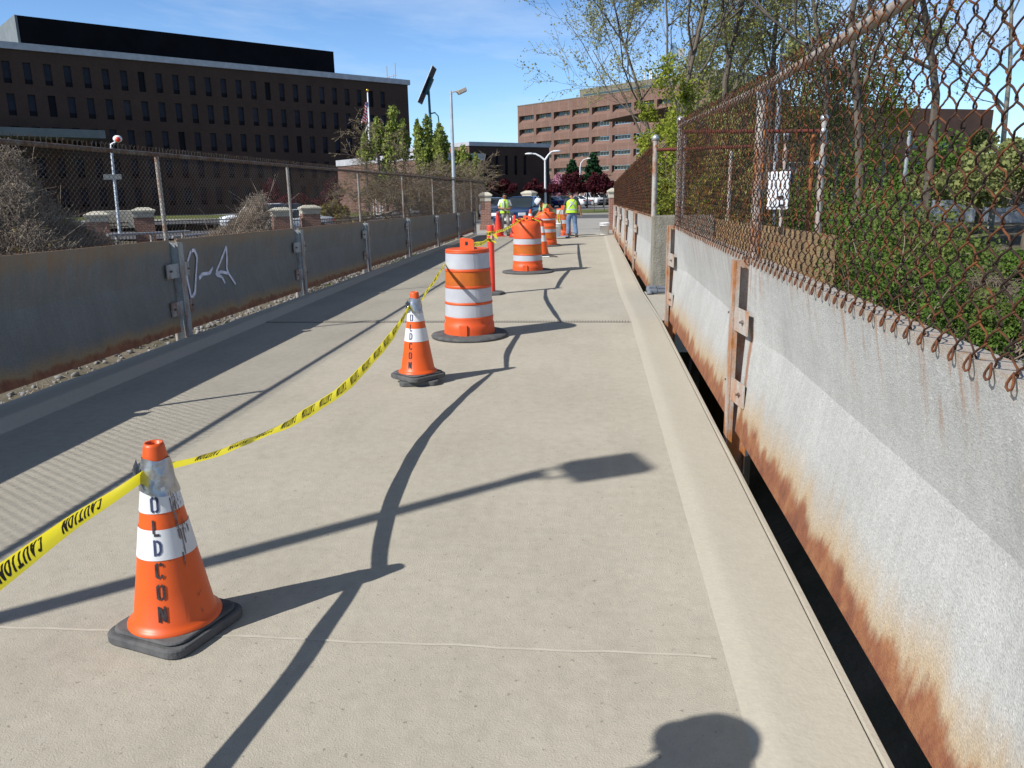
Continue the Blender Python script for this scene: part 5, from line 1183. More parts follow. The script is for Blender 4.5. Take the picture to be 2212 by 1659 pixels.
# blue and white banner caught high in the trees
q = P3(1462, 112, 33); bn_ = thing('plastic_bag', 'blue and white plastic bag caught high in the bare branches', 'plastic bag', tuple(q))
m = MB(); m.add([(-.22, 0, .35), (-.05, .05, .38), (.05, -.05, .1), (.0, .04, -.25), (-.2, 0, -.2), (-.3, .08, .1)], [(0, 1, 2), (0, 2, 3), (0, 3, 4), (0, 4, 5)]); m.build('blue_half', MT['car_paleblue'], bn_)
m = MB(); m.add([(.05, -.05, .12), (.28, .02, .16), (.34, .06, -.14), (.08, 0, -.2)], [(0, 1, 2, 3)]); m.build('white_half', MT['white_paint'], bn_)

# ================================================================ brick pillars with stone caps, low iron fence
def pillar(label, loc, rot, w_, h_, group='brick gate pillars with stone caps', dark=False):
    p = thing('brick_pillar', label, 'brick pillar', loc, rot, group)
    m = MB(); m.box((-w_/2, -w_/2, -.5), (w_/2, w_/2, h_-.42)); m.box((-w_/2-.06, -w_/2-.06, -.5), (w_/2+.06, w_/2+.06, .25)); m.build('shaft', MT['brick_pillar'], p)
    m = MB(); z = h_-.42; k = w_/2
    m.box((-k-.02, -k-.02, z), (k+.02, k+.02, z+.18)); m.box((-k-.05, -k-.05, z+.18), (k+.05, k+.05, z+.23)); m.box((-k-.08, -k-.08, z+.23), (k+.08, k+.08, z+.29))
    a = k+.08; m.add([(-a, -a, z+.29), (a, -a, z+.29), (a, a, z+.29), (-a, a, z+.29), (-k*.55, -k*.55, z+.40), (k*.55, -k*.55, z+.40), (k*.55, k*.55, z+.40), (-k*.55, k*.55, z+.40)], [(0, 1, 5, 4), (1, 2, 6, 5), (2, 3, 7, 6), (3, 0, 4, 7), (4, 5, 6, 7)])
    m.build('cap', MT['limestone'], p); return p
def pil(label, px, ytop, d, w_, rot, zg):
    q = P3(px, ytop, d); return pillar(label, (q[0], q[1], zg), rot, w_, q[2]-zg), q
pil('brick pillar with stone cap across the street, beside the navy sedan', 1143, 411, 46, .58, R(-24), -.15)
pil('brick pillar with stone cap at the far end of the left fence', 1048, 414, 35.5, .46, R(8), -.05)
pil('brick pillar with stone cap at the far end of the right fence', 1327, 405, 33.5, .42, R(4), -.05)
lp_ = [pil('low brick pillar half buried in dry vines at the left', 88, 475, 31, .72, R(30), -.65)[1], pil('low brick pillar left of the signal pole', 208, 456, 31.5, .78, R(30), -.65)[1], pil('low brick pillar between the signal pole and the vine mound', 308, 447, 33, .78, R(30), -.65)[1],
       pil('low brick pillar beside the silver car on the side road', 606, 447, 36, .85, R(30), -.65)[1], pil('low brick pillar right of the silver car, clear of vines', 668, 442, 37, .80, R(30), -.65)[1]]
def iron_fence(label, a, b, zt, zb, step=.14, group='low iron railings'):
    a, b = Vector((a[0], a[1], 0)), Vector((b[0], b[1], 0)); d = b-a; L_ = d.length; d.normalize()
    p = thing('iron_railing', label, 'railing', tuple(a), 0, group)
    m = MB(); q = lambda s_, z: (d.x*s_, d.y*s_, z)
    for z in (zt-.05, zt-.2, zb+.15): m.tube([q(0, z), q(L_, z)], .022, 6)
    m.build('rails', MT['iron'], p)
    P = []
    s_ = .1
    while s_ < L_: P.append([q(s_, zb), q(s_, (zb+zt)/2), q(s_, zt)]); s_ += step
    V, Q = tubes_np(np.array(P), .011, 4, (1, 0, 0)); np_mesh('bars', V, Q, MT['iron'], p)
for k, (a, b) in enumerate(zip(lp_, lp_[1:])): iron_fence(['low black iron railing at the far left by the dry vines', 'low black iron railing passing behind the signal pole', 'low black iron railing behind the vine mound', 'low black iron railing between the two pale pillars'][k], a, b, .72, -.6)
iron_fence('low black iron railing right of the pillars, below the brick annex', lp_[-1], P3(1010, 440, 52), .55, -.6)
q = P3(1152, 460, 46); iron_fence('black iron railing beside the street pillar', q, P3(1166, 455, 47), .95, -.1)
br = thing('bike_rack', 'white bicycle rack before the brick annex wall', 'bicycle rack', tuple(P3(813, 446, 66)))
for k in range(3):
    m = MB(); x = -.55+k*.55; m.tube([(x, 0, -1), (x, 0, .8), (x+.3, 0, .8), (x+.3, 0, -1)], .04, 6); m.build('hoop', MT['white_pole'], br)
for k, (pa, pb, d) in enumerate((((232, 508), (410, 500), 24.), ((372, 512), (470, 503), 27.))):
    a, b = P3(*pa, d), P3(*pb, d+3); gr2 = thing('guard_rail', ['pale guard rail low behind the near left barrier', 'second pale guard rail length nearer the vine mound'][k], 'guard rail', tuple(a), group='pale guard rails'); v = Vector(b-a)
    m = MB(); m.tube([(0, 0, 0), tuple(v)], .04, 8); m.build('rail', MT['parapet'], gr2)
    m = MB()
    for t_ in (.1, .5, .9): m.tube([tuple(v*t_), tuple(v*t_-Vector((0, 0, 1.2)))], .05, 6)
    m.build('rail_posts', MT['galv'], gr2)
a, b = P3(205, 495, 30), P3(330, 492, 31); sgn = thing('sign_board', 'low pale sign board between the two left pillars', 'sign board', tuple(P3(262, 474, 32.5)))
m = MB(); m.cbox((0, 0, 0), (2.1, .12, .72), rot=Matrix.Rotation(R(30), 3, 'Z'), bev=.02); m.build('board', MT['limestone'], sgn)
m = MB()
for s_ in (-1, 1): m.tube([(s_*.8, s_*.46, -.3), (s_*.8, s_*.46, -1.3)], .06, 6)
m.build('legs', MT['galv_clean'], sgn)

# ================================================================ buildings
def frame(P, th):
    u = Vector((math.sin(th), math.cos(th), 0)); n_ = Vector((math.cos(th), -math.sin(th), 0)); return lambda a, z, out=0.: tuple(Vector((P[0], P[1], 0))+u*a+n_*out+Vector((0, 0, z)))
def wall_with_openings(W, u0, u1, z0, z1, rects, depth, slope=0.):
    # rects: rows [(za, zb, [(ua, ub)...])], openings with reveals; slope: sill falls outwards by this much
    m = MB(); zc = z0
    for za, zb, cols in sorted(rects):
        m.quad(W(u0, zc), W(u1, zc), W(u1, za-slope), W(u0, za-slope)); uc = u0
        for ua, ub in sorted(cols):
            m.quad(W(uc, za-slope), W(ua, za-slope), W(ua, zb), W(uc, zb)); uc = ub
            m.quad(W(ua, za-slope), W(ub, za-slope), W(ub, za, -depth), W(ua, za, -depth)); m.quad(W(ua, zb), W(ub, zb), W(ub, zb, -depth), W(ua, zb, -depth))
            m.add([W(ua, za-slope), W(ua, zb), W(ua, zb, -depth), W(ua, za, -depth)], [(0, 1, 2, 3)]); m.add([W(ub, za-slope), W(ub, zb), W(ub, zb, -depth), W(ub, za, -depth)], [(0, 1, 2, 3)])
        m.quad(W(uc, za-slope), W(u1, za-slope), W(u1, zb), W(uc, zb)); zc = zb
    m.quad(W(u0, zc), W(u1, zc), W(u1, z1), W(u0, z1)); return m
# --- long dark brick block on the left (front face turned from the sun)
TH1 = R(42.1); P1 = (-28.12, 123.85); W1 = frame(P1, TH1)
bd = thing('brick_building', 'long dark brown brick block with rows of narrow windows and a black rooftop storey', 'building', (0, 0, 0))
rows = [(14.05, 16.30), (10.72, 12.98), (7.40, 9.60), (4.05, 6.25), (.7, 2.9)]
cols = [(-4.95-2.0*k, -4.17-2.0*k) for k in range(31)]
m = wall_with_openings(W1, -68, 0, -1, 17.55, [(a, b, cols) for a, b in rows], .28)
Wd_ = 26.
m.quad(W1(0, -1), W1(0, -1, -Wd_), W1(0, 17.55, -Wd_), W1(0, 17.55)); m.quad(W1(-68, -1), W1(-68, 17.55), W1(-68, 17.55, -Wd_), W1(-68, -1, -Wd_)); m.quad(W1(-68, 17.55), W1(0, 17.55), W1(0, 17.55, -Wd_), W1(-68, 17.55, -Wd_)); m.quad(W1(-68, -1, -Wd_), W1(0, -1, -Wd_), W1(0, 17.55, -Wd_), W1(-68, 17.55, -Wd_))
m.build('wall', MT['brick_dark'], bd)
def wbox(W, u0, u1, z0, z1, o0, o1, m):
    vs = [W(u0, z0, o0), W(u1, z0, o0), W(u1, z0, o1), W(u0, z0, o1), W(u0, z1, o0), W(u1, z1, o0), W(u1, z1, o1), W(u0, z1, o1)]
    return m.add(vs, [(0, 3, 2, 1), (4, 5, 6, 7), (0, 1, 5, 4), (1, 2, 6, 5), (2, 3, 7, 6), (3, 0, 4, 7)])
m = MB(); wbox(W1, -68.3, .3, 17.56, 18.26, -Wd_-.3, .28, m); m.build('parapet', MT['parapet'], bd)
m = MB(); wbox(W1, -50.7, -12.1, 18.27, 21.15, -18, -.35, m); m.build('rooftop_storey', MT['dark_metal'], bd)
m = MB(); wbox(W1, -50.95, -50.71, 18.27, 21.15, -18.1, -.25, m); m.build('end_cladding', MT['grey_cladding'], bd)
m = MB(); wbox(W1, -58, -45.0, 8.2, 9.05, .3, 5.5, m); m.build('canopy', MT['grey_cladding'], bd)
m = MB(); a = Vector(W1(-1.6, 18.26, -3))
for x, h in ((0, 2.2), (1.3, 2.6), (.3, .8), (1.0, 1.0)): m.tube([a+Vector((x, 0, 0)), a+Vector((x, 0, h))], .07, 5)
m.tube([a+Vector((0, 0, .6)), a+Vector((1.6, 0, .9))], .06, 5); m.build('aerial', MT['galv_clean'], bd)
def window_obj(name, W, ua, ub, za, zb, dep, mats, parent, low=.24, mull=0, seed=0):
    m = MB(); r2 = random.Random(seed); zm = za+(zb-za)*low
    if not mull:
        m.quad(W(ua, zm, -dep+.02), W(ub, zm, -dep+.02), W(ub, zb, -dep+.02), W(ua, zb, -dep+.02), 0); m.quad(W(ua, za, -dep+.05), W(ub, za, -dep+.05), W(ub, zm, -dep+.05), W(ua, zm, -dep+.05), 1)
        m.quad(W(ua, zm, -dep+.05), W(ub, zm, -dep+.05), W(ub, zm, -dep+.02), W(ua, zm, -dep+.02), 1)
    else:
        for k in range(mull):
            a, b = ua+(ub-ua)*k/mull, ua+(ub-ua)*(k+1)/mull; q = .05
            m.quad(W(a+q, za+q, -dep+.02), W(b-q, za+q, -dep+.02), W(b-q, zb-q, -dep+.02), W(a+q, zb-q, -dep+.02), 0)
            bl = r2.choice([0, 0, .3, .55, .8, .95, .95, 0])
            if bl: m.quad(W(a+q, zb-q-(zb-za-2*q)*bl, -dep+.028), W(b-q, zb-q-(zb-za-2*q)*bl, -dep+.028), W(b-q, zb-q, -dep+.028), W(a+q, zb-q, -dep+.028), 1)
        for k in range(mull+1):
            a = ua+(ub-ua)*k/mull; m.quad(W(a-.05, za, -dep+.06), W(a+.05, za, -dep+.06), W(a+.05, zb, -dep+.06), W(a-.05, zb, -dep+.06), 2)
    return m.build(name, mats, parent)
vis = [(c, r_) for r_ in rows[:3] for c in cols]; wm = [MT['winglass'], MT['winglass_low']]; wms = [wm, [M('window_with_blind', (.045, .047, .058), (.032, .034, .042), .8, .5, 0, .1), MT['winglass_low']], [MT['winglass_low'], MT['winglass_low']]]
for k, (c, r_) in enumerate(vis[:93]): window_obj('window', W1, c[0], c[1], r_[0], r_[1], .28, wms[(k*7919 % 13) % 3 if k % 4 == 1 else 0], bd)
rest = MB()
for r_ in rows[3:]:
    for c in cols:
        zm = r_[0]+.54; rest.quad(W1(c[0], zm, -.26), W1(c[1], zm, -.26), W1(c[1], r_[1], -.26), W1(c[0], r_[1], -.26), 0); rest.quad(W1(c[0], r_[0], -.23), W1(c[1], r_[0], -.23), W1(c[1], zm, -.23), W1(c[0], zm, -.23), 1)
rest.build('window', wm, bd)['kind'] = 'stuff'
# --- sunlit brick block on the right with ribbon windows
TH2 = R(-46.5); P2 = (3.43, 184.97); W2_ = frame(P2, TH2); W2 = lambda a, z, out=0.: W2_(a, z, -out)
bs = thing('brick_building', 'sunlit red brown brick block with ribbon windows and an olive rooftop storey', 'building', (0, 0, 0))
rows2 = [(18.95, 19.9), (15.78, 16.73), (12.55, 13.5), (9.3, 10.25), (6.05, 7.02), (2.8, 3.75)]
cols2 = [(.23-6.25*k, 5.65-6.25*k) for k in range(-4, 5)]; U0, U1 = -26, 31.2
m = wall_with_openings(W2, U0, U1, -1, 22.3, [(a, b, cols2) for a, b in rows2], .95, .75)
for e in (U0, U1): m.quad(W2(e, -1), W2(e, -1, -30), W2(e, 22.3, -30), W2(e, 22.3))
m.quad(W2(U0, 22.3), W2(U1, 22.3), W2(U1, 22.3, -30), W2(U0, 22.3, -30)); m.build('wall', MT['brick_red'], bs)
m = MB(); wbox(W2, -26, 11.6, 22.32, 24.45, -22, -2.2, m); m.build('rooftop_storey', MT['tan_metal'], bs)
m = MB(); wbox(W2, U0, U1+.1, 22.31, 22.5, -.4, .08, m); m.build('coping', MT['tan_metal'], bs)
m = MB(); wbox(W2, -24, 10.5, 22.7, 23.25, -2.25, -2.17, m); m.build('rooftop_window', MT['winglass_lit'], bs)
m = MB(); a = Vector(W2(-4.5, 24.45, -6))
for x, h in ((0, 2.2), (1.2, 2.9), (1.5, 2.9), (2.6, 2.0)): m.tube([a+Vector((x, 0, 0)), a+Vector((x, 0, h))], .14, 6)
m.build('flue', MT['white_paint'], bs)
wm2 = [MT['winglass_lit'], MT['blind'], MT['mullion']]; sd = 0
for r_ in rows2:
    for c in cols2: sd += 1; window_obj('window', W2, c[0], c[1], r_[0], r_[1], .95, wm2, bs, mull=6, seed=sd)
m = MB()
for k in range(-4, 5):
    for z in (18.2,): m.quad(W2(-.17-6.25*k-.03, -1, .004), W2(-.17-6.25*k+.03, -1, .004), W2(-.17-6.25*k+.03, 22.3, .004), W2(-.17-6.25*k-.03, 22.3, .004))
m.build('control_joint', MT['mullion'], bs)
# --- low brick annex between them: shaded front, sunlit end, the contrast put into two brick colours
c = P3(1013, 306, 88); ztop = c[2]; TH3 = R(48)
Wa = frame((c[0], c[1]), TH3); Wb_ = frame((c[0], c[1]), R(-42)); Wb = lambda a, z, out=0.: Wb_(a, z, -out)
an = thing('brick_building', 'low brick annex with tall slit windows and a pale roof band', 'building', (0, 0, 0))
slit = [(ztop-3.6, ztop-1.45, [(2.2+1.35*k, 2.62+1.35*k) for k in range(5)])]
Lr = 11.5
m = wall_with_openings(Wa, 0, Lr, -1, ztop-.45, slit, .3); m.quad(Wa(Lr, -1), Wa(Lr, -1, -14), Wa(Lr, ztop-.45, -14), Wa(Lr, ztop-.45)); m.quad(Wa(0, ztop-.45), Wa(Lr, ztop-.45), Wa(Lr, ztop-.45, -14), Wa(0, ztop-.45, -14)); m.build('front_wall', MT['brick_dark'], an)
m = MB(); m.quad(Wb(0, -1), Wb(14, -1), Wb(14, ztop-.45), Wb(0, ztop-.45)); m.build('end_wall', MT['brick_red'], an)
m = MB(); wbox(Wa, -.1, Lr+.1, ztop-.44, ztop, -14, .15, m); m.build('roof_band', MT['parapet'], an)
for k in range(5): window_obj('window', Wa, 2.2+1.35*k, 2.62+1.35*k, ztop-3.6, ztop-1.45, .3, wm, an)
c2_ = P3(880, 330, 80); zl = P3(800, 333, 80)[2]; lw = MB(); Wc = frame((c2_[0], c2_[1]), R(-42)); Wc2 = lambda a, z, out=0.: Wc(a, z, -out)
Ll = 17.2
lw.quad(Wc2(-2, -1), Wc2(Ll, -1), Wc2(Ll, zl-.7), Wc2(-2, zl-.7)); lw.quad(Wc2(-2, -1), Wc2(-2, -1, -8), Wc2(-2, zl-.7, -8), Wc2(-2, zl-.7)); lw.quad(Wc2(Ll, -1), Wc2(Ll, -1, -8), Wc2(Ll, zl-.7, -8), Wc2(Ll, zl-.7)); lw.build('porch_wall', MT['brick_red'], an)
m = MB(); wbox(Wc2, -2.1, Ll+.1, zl-.69, zl, -8.1, .12, m); m.build('porch_band', MT['parapet'], an)
# --- brown block behind the trees on the right
c = P3(2147, 237, 112); zt3 = c[2]; Wr = frame((c[0], c[1]), R(66))
bb = thing('brick_building', 'dark brown flat roofed block glimpsed behind the right hand trees', 'building', (0, 0, 0))
rw = [(zt3-4.2-3.4*k-1.1, zt3-4.2-3.4*k+.6, [(-4.5-5*j, -1.2-5*j) for j in range(9)]) for k in range(3)]
m = wall_with_openings(Wr, -50, 0, -2, zt3, rw, .6); m.quad(Wr(0, -2), Wr(0, -2, -25), Wr(0, zt3, -25), Wr(0, zt3)); m.quad(Wr(-50, zt3), Wr(0, zt3), Wr(0, zt3, -25), Wr(-50, zt3, -25)); m.build('wall', M('brown_brick', (.10, .055, .04), (.075, .043, .032), .6, .9), bb)
for za, zb, cs in rw:
    for a, b in cs: window_obj('window', Wr, a, b, za, zb, .6, [MT['winglass_lit'], MT['blind'], MT['mullion']], bb, mull=3, seed=int(a*7+za))
# --- fenced yard and low walls on the right
a, b = P3(2040, 415, 40), P3(2260, 418, 34)
yf = thing('screen_fence', 'dark green windscreen fence with pale posts around the yard', 'fence', (0, 0, 0)); d = Vector(b-a)
m = MB(); A, B = Vector(a), Vector(b); zu = P3(2100, 382, 38)[2]; m.quad((A.x, A.y, A.z-.1), (B.x, B.y, A.z-.1), (B.x, B.y, zu), (A.x, A.y, zu)); m.quad((A.x, A.y+.02, A.z-.1), (B.x, B.y+.02, A.z-.1), (B.x, B.y+.02, zu), (A.x, A.y+.02, zu)); m.build('screen', M('green_windscreen', (.035, .07, .055), (.05, .09, .07), 2), yf)
for k in range(6):
    m = MB(); q = A.lerp(B, k/5); m.tube([(q.x, q.y-.06, -1), (q.x, q.y-.06, zu+.15)], .05, 8); m.build('post', MT['galv_clean'], yf)
m = MB(); m.tube([(A.x, A.y-.06, zu+.05), (B.x, B.y-.06, zu+.05)], .035, 6); m.build('top_rail', MT['galv_clean'], yf)
lw_ = thing('low_wall', 'pale grey low wall under the green screen fence', 'wall', (0, 0, 0))
m = MB(); A2, B2 = Vector(P3(1945, 430, 40)), Vector(P3(2260, 430, 34)); zl2 = P3(2100, 412, 37)[2]; zm_ = P3(2100, 447, 37)[2]
n_ = Vector((-(B2-A2).y, (B2-A2).x, 0)).normalized()*.3
m.add([(A2.x, A2.y, zm_-1), (B2.x, B2.y, zm_-1), (B2.x, B2.y, zl2), (A2.x, A2.y, zl2)]+[(A2.x+n_.x, A2.y+n_.y, zm_-1), (B2.x+n_.x, B2.y+n_.y, zm_-1), (B2.x+n_.x, B2.y+n_.y, zl2), (A2.x+n_.x, A2.y+n_.y, zl2)], [(0, 1, 2, 3), (4, 7, 6, 5), (3, 2, 6, 7), (0, 3, 7, 4), (1, 5, 6, 2)]); m.build('wall', M('pale_grey_wall', (.32, .34, .37), (.25, .27, .30), 2), lw_)
m = MB(); m.box((A2.x-.1, A2.y-.1, zl2), (A2.x+1.6, A2.y+.3, zl2+.06)); m.build('coping', MT['limestone'], lw_)
# ================================================================ vegetation
def leaf_quads(P, size, rs, aspect=1.5, flat=0.):
    # one folded quad per point
    n = len(P); a = rs.normal(size=(n, 3)); a /= np.linalg.norm(a, axis=1, keepdims=True); b = rs.normal(size=(n, 3)); b[:, 2] *= (1-flat); b -= a*np.sum(a*b, 1, keepdims=True); b /= np.linalg.norm(b, axis=1, keepdims=True)+1e-9
    s = size*rs.uniform(.6, 1.3, (n, 1)); V = np.stack([P-a*s*aspect/2, P+b*s/2, P+a*s*aspect/2, P-b*s/2], 1); return V.reshape(-1, 3), np.arange(4*n).reshape(n, 4)
def grow(seed, base, trunk, levels=4, kids=(7, 6, 5, 4), lenf=(.62, .55, .5, .5), spread=(48, 42, 45, 50), r0=.2, up=.12, wob=.16, taper=.62, droop=0., start=.25, rmin=.003):
    """trunk: list of control points (relative); returns list per level of (points, radii)."""
    r_ = random.Random(seed); out = [[] for _ in range(levels+1)]; tips = []
    def rot_dir(d, ang, az):
        d = d.normalized(); o = d.orthogonal().normalized(); o.rotate(Matrix.Rotation(az, 3, d)); return (d*math.cos(ang)+o*math.sin(ang)).normalized()
    def branch(pts, r, lev, L_):
        n = len(pts); rad = [max(rmin, r*(1-(1-.28)*i/(n-1))) for i in range(n)]; out[lev].append((pts, rad))
        if lev >= levels: tips.append(pts); return
        k = max(2, int(round(kids[lev]*r_.uniform(.75, 1.2))))
        for j in range(k):
            t = start+(1-start)*(j+r_.uniform(.1, .9))/k if lev == 0 else .18+.82*(j+r_.uniform(0, 1))/k
            f = t*(n-1); i = min(n-2, int(f)); p = pts[i].lerp(pts[i+1], f-i); d = (pts[i+1]-pts[i]).normalized()
            nd = rot_dir(d, R(spread[lev]*r_.uniform(.6, 1.3)), r_.uniform(0, 6.283) if lev else j*2.4+r_.uniform(-.6, .6))
            l = L_*lenf[lev]*r_.uniform(.65, 1.2)*(1.15-.5*t if lev == 0 else 1.); m_ = 5 if lev < 2 else 4
            q = [p]; cur = nd
            for s_ in range(m_):
                cur = (cur+Vector((r_.gauss(0, wob), r_.gauss(0, wob), r_.gauss(0, wob)+up-droop*(s_/m_)))).normalized(); q.append(q[-1]+cur*l/m_)
            branch(q, rad[i]*taper*r_.uniform(.7, 1.), lev+1, l)
    T = [Vector(base)+Vector(p) for p in trunk]; L_ = sum((b-a).length for a, b in zip(T, T[1:])); branch(T, r0, 0, L_); return out, tips
def wood_mesh(levels, sides=(10, 6, 4, 3, 3)):
    parts = []
    for lev, br in enumerate(levels):
        by = {}
        for pts, rad in br: by.setdefault(len(pts), []).append((pts, rad))
        for k, L_ in by.items():
            P = np.array([[p[:] for p in q[0]] for q in L_]); Rr = np.array([q[1] for q in L_]); parts.append(tubes_np(P, Rr, sides[min(lev, 4)], (.31, .77, .55)))
    return parts
def tree(name, label, cat, base, trunk, leafmat, barkmat, seed, group=None, leaves=6, lsize=.07, lspread=.10, leaf_lo=0., split=1, **kw):
    lv, tips = grow(seed, (0, 0, 0), trunk, **kw); p = thing(name, label, cat, base, 0, group)
    V, Q = join_np(wood_mesh(lv[:1])); np_mesh('trunk', V, Q, MT[barkmat], p)
    V, Q = join_np(wood_mesh([[], *lv[1:]])); np_mesh('limbs', V, Q, MT[barkmat], p)
    rs = np.random.default_rng(seed); P = []
    for q in tips:
        a = np.array([v[:] for v in q])
        if a[:, 2].mean() < leaf_lo: continue
        t = rs.uniform(0, len(a)-1, leaves); i = np.minimum(t.astype(int), len(a)-2); f = (t-i)[:, None]; P.append(a[i]*(1-f)+a[i+1]*f+rs.normal(0, lspread, (leaves, 3)))
    if P:
        V, Q = leaf_quads(np.concatenate(P), lsize, rs); np_mesh('crown', V, Q, MT[leafmat], p, smooth=False)
    return p
def gz(x, y): return H(x, y)-.1
def tb(px, Y, py=400): q = at(px, py, Y); return (q[0], Y, gz(q[0], Y))
# big spring trees behind the right fences
GT = 'half leafed trees behind the right fence'
b = tb(1475, 31); tree('deciduous_tree', 'forked grey tree in thin spring leaf directly behind the landing fence', 'tree', b, [(0, 0, 0), (-.1, 0, 2.5), (-.2, .1, 4.6), (.15, 0, 6.6), (.7, .2, 9), (1.2, .2, 12.5)], 'leaf_spring', 'bark', 11, GT, leaves=8, lsize=.075, rmin=.006, kids=(10, 7, 5, 5), lenf=(.62, .55, .52, .5), r0=.14, start=.30, wob=.15, up=.10)
b = tb(1420, 38); tree('deciduous_tree', 'spreading nearly bare tree reaching left over the far right fence', 'tree', b, [(0, 0, 0), (-.15, 0, 2.2), (-.45, 0, 4.4), (-1.0, .1, 6.4), (-1.7, .2, 8.4), (-2.3, .2, 10.6)], 'leaf_spring', 'bark', 23, GT, leaves=7, lsize=.072, rmin=.006, kids=(11, 7, 6, 5), lenf=(.60, .58, .5, .5), r0=.105, start=.22, up=.10)
b = tb(1562, 34); tree('deciduous_tree', 'tall dark trunked tree with a high fork, second from the landing', 'tree', b, [(0, 0, 0), (.0, 0, 3.), (-.1, 0, 6.), (.25, 0, 8.), (.9, .1, 11), (1.3, .2, 14.5)], 'leaf_spring', 'bark', 31, GT, leaves=5, lsize=.085, kids=(10, 6, 6, 5), lenf=(.55, .55, .52, .5), r0=.17, start=.3, rmin=.006)
b = tb(1655, 37); tree('deciduous_tree', 'slim straight tree in pale leaf beside the tall grey mast', 'tree', b, [(0, 0, 0), (.1, 0, 4.), (0, 0, 8.), (.2, 0, 11.), (.1, 0, 15)], 'leaf_spring', 'bark', 37, GT, leaves=6, lsize=.085, kids=(11, 6, 6, 4), lenf=(.42, .52, .52, .5), r0=.14, start=.3, rmin=.006)
b = tb(1850, 25); tree('deciduous_tree', 'leaning trunk tree seen through the middle of the near rusty fence', 'tree', b, [(0, 0, 0), (.1, 0, 2.5), (-.15, 0, 4.6), (-.5, .1, 7), (-.2, .1, 9.5), (.4, 0, 12)], 'leaf_spring', 'bark', 43, GT, leaves=4, lsize=.07, kids=(9, 6, 5, 4), lenf=(.5, .55, .52, .5), r0=.15, start=.35, rmin=.006)
b = tb(1752, 29); tree('deciduous_tree', 'tree with a dark slanting limb showing above the near fence rail', 'tree', b, [(0, 0, 0), (.35, 0, 3.), (.3, 0, 5.5), (-.3, 0, 8.), (-.9, 0, 11)], 'leaf_spring', 'bark', 47, GT, leaves=4, lsize=.075, kids=(9, 6, 5, 4), lenf=(.5, .55, .52, .5), r0=.13, start=.35, rmin=.006)
b = tb(2005, 29); tree('deciduous_tree', 'thick trunked tree at the right edge before the fenced yard', 'tree', b, [(0, 0, 0), (.0, 0, 2.5), (-.05, 0, 5.), (-.5, 0, 7.), (-1.1, 0, 9.), (-1.5, 0, 11.5)], 'leaf_spring', 'bark', 53, GT, leaves=4, lsize=.075, kids=(11, 6, 6, 4), lenf=(.46, .55, .5, .5), r0=.18, start=.42, rmin=.006)
b = tb(2150, 33); tree('deciduous_tree', 'sparse pale tree against open sky at the right picture edge', 'tree', b, [(0, 0, 0), (.1, 0, 3.), (0, 0, 6.), (-.3, 0, 9.), (-.2, 0, 12.5)], 'leaf_spring', 'bark_pale', 57, GT, leaves=3, lsize=.075, kids=(10, 6, 5, 4), lenf=(.42, .52, .5, .5), r0=.12, start=.25, rmin=.006)
for k, (px, Y, hh, sd) in enumerate(((1600, 44, 9, 61), (1720, 46, 8, 62), (1800, 40, 7.5, 63), (1900, 44, 8.5, 64), (1500, 47, 8, 66))):
    b = tb(px, Y); lab_ = ['pale leafy tree in the second row, behind the dark forked trunk', 'pale leafy tree in the second row, right of the grey mast', 'small olive tree in the second row behind the slanting limb', 'olive leafed tree in front of the brown flat roofed block', 'pale leafy tree in the second row beyond the landing fence'][k]
    tree('deciduous_tree', lab_, 'tree', b, [(0, 0, 0), (.1, 0, hh*.3), (-.1, 0, hh*.6), (.1, 0, hh)], ['leaf_pale', 'leaf_spring', 'leaf_pale', 'leaf_yellow', 'leaf_spring'][k], 'bark_pale', sd, 'second row of trees on the right', leaves=6, lsize=.105, lspread=.2, kids=(10, 6, 5, 4), lenf=(.40, .55, .5, .5), r0=.10, start=.15)
# yellow-green saplings close behind the landing and far fence
for k, (px, Y, hh, sd, lm) in enumerate(((1442, 20, 4.6, 71, 'leaf_yellow'), (1425, 27, 6.2, 72, 'leaf_yellow'), (1455, 17.5, 3.2, 73, 'leaf_yellow'), (1500, 19, 3.6, 74, 'leaf_spring'), (1545, 21, 4.0, 75, 'leaf_spring'), (1385, 33.5, 3.5, 76, 'leaf_yellow'))):
    b = tb(px, Y); b = (b[0]+.45, b[1], b[2]); lab_ = ['yellow green sapling filling the gap beside the landing post', 'yellow green sapling rising over the far right fence', 'low yellow green sapling just behind the concrete end block', 'pale sapling behind the red rails', 'leafy sapling right of the red rails', 'small yellow green sapling at the far end of the right fence'][k]
    tree('sapling', lab_, 'sapling', b, [(0, 0, 0), (.1, 0, hh*.35), (-.05, 0, hh*.7), (.1, 0, hh+.8)], lm, 'bark_pale', sd, 'saplings by the right fence', leaves=9, lsize=.075, lspread=.09, kids=(13, 6, 4, 3), lenf=(.22, .55, .5, .5), r0=.04, start=.1)
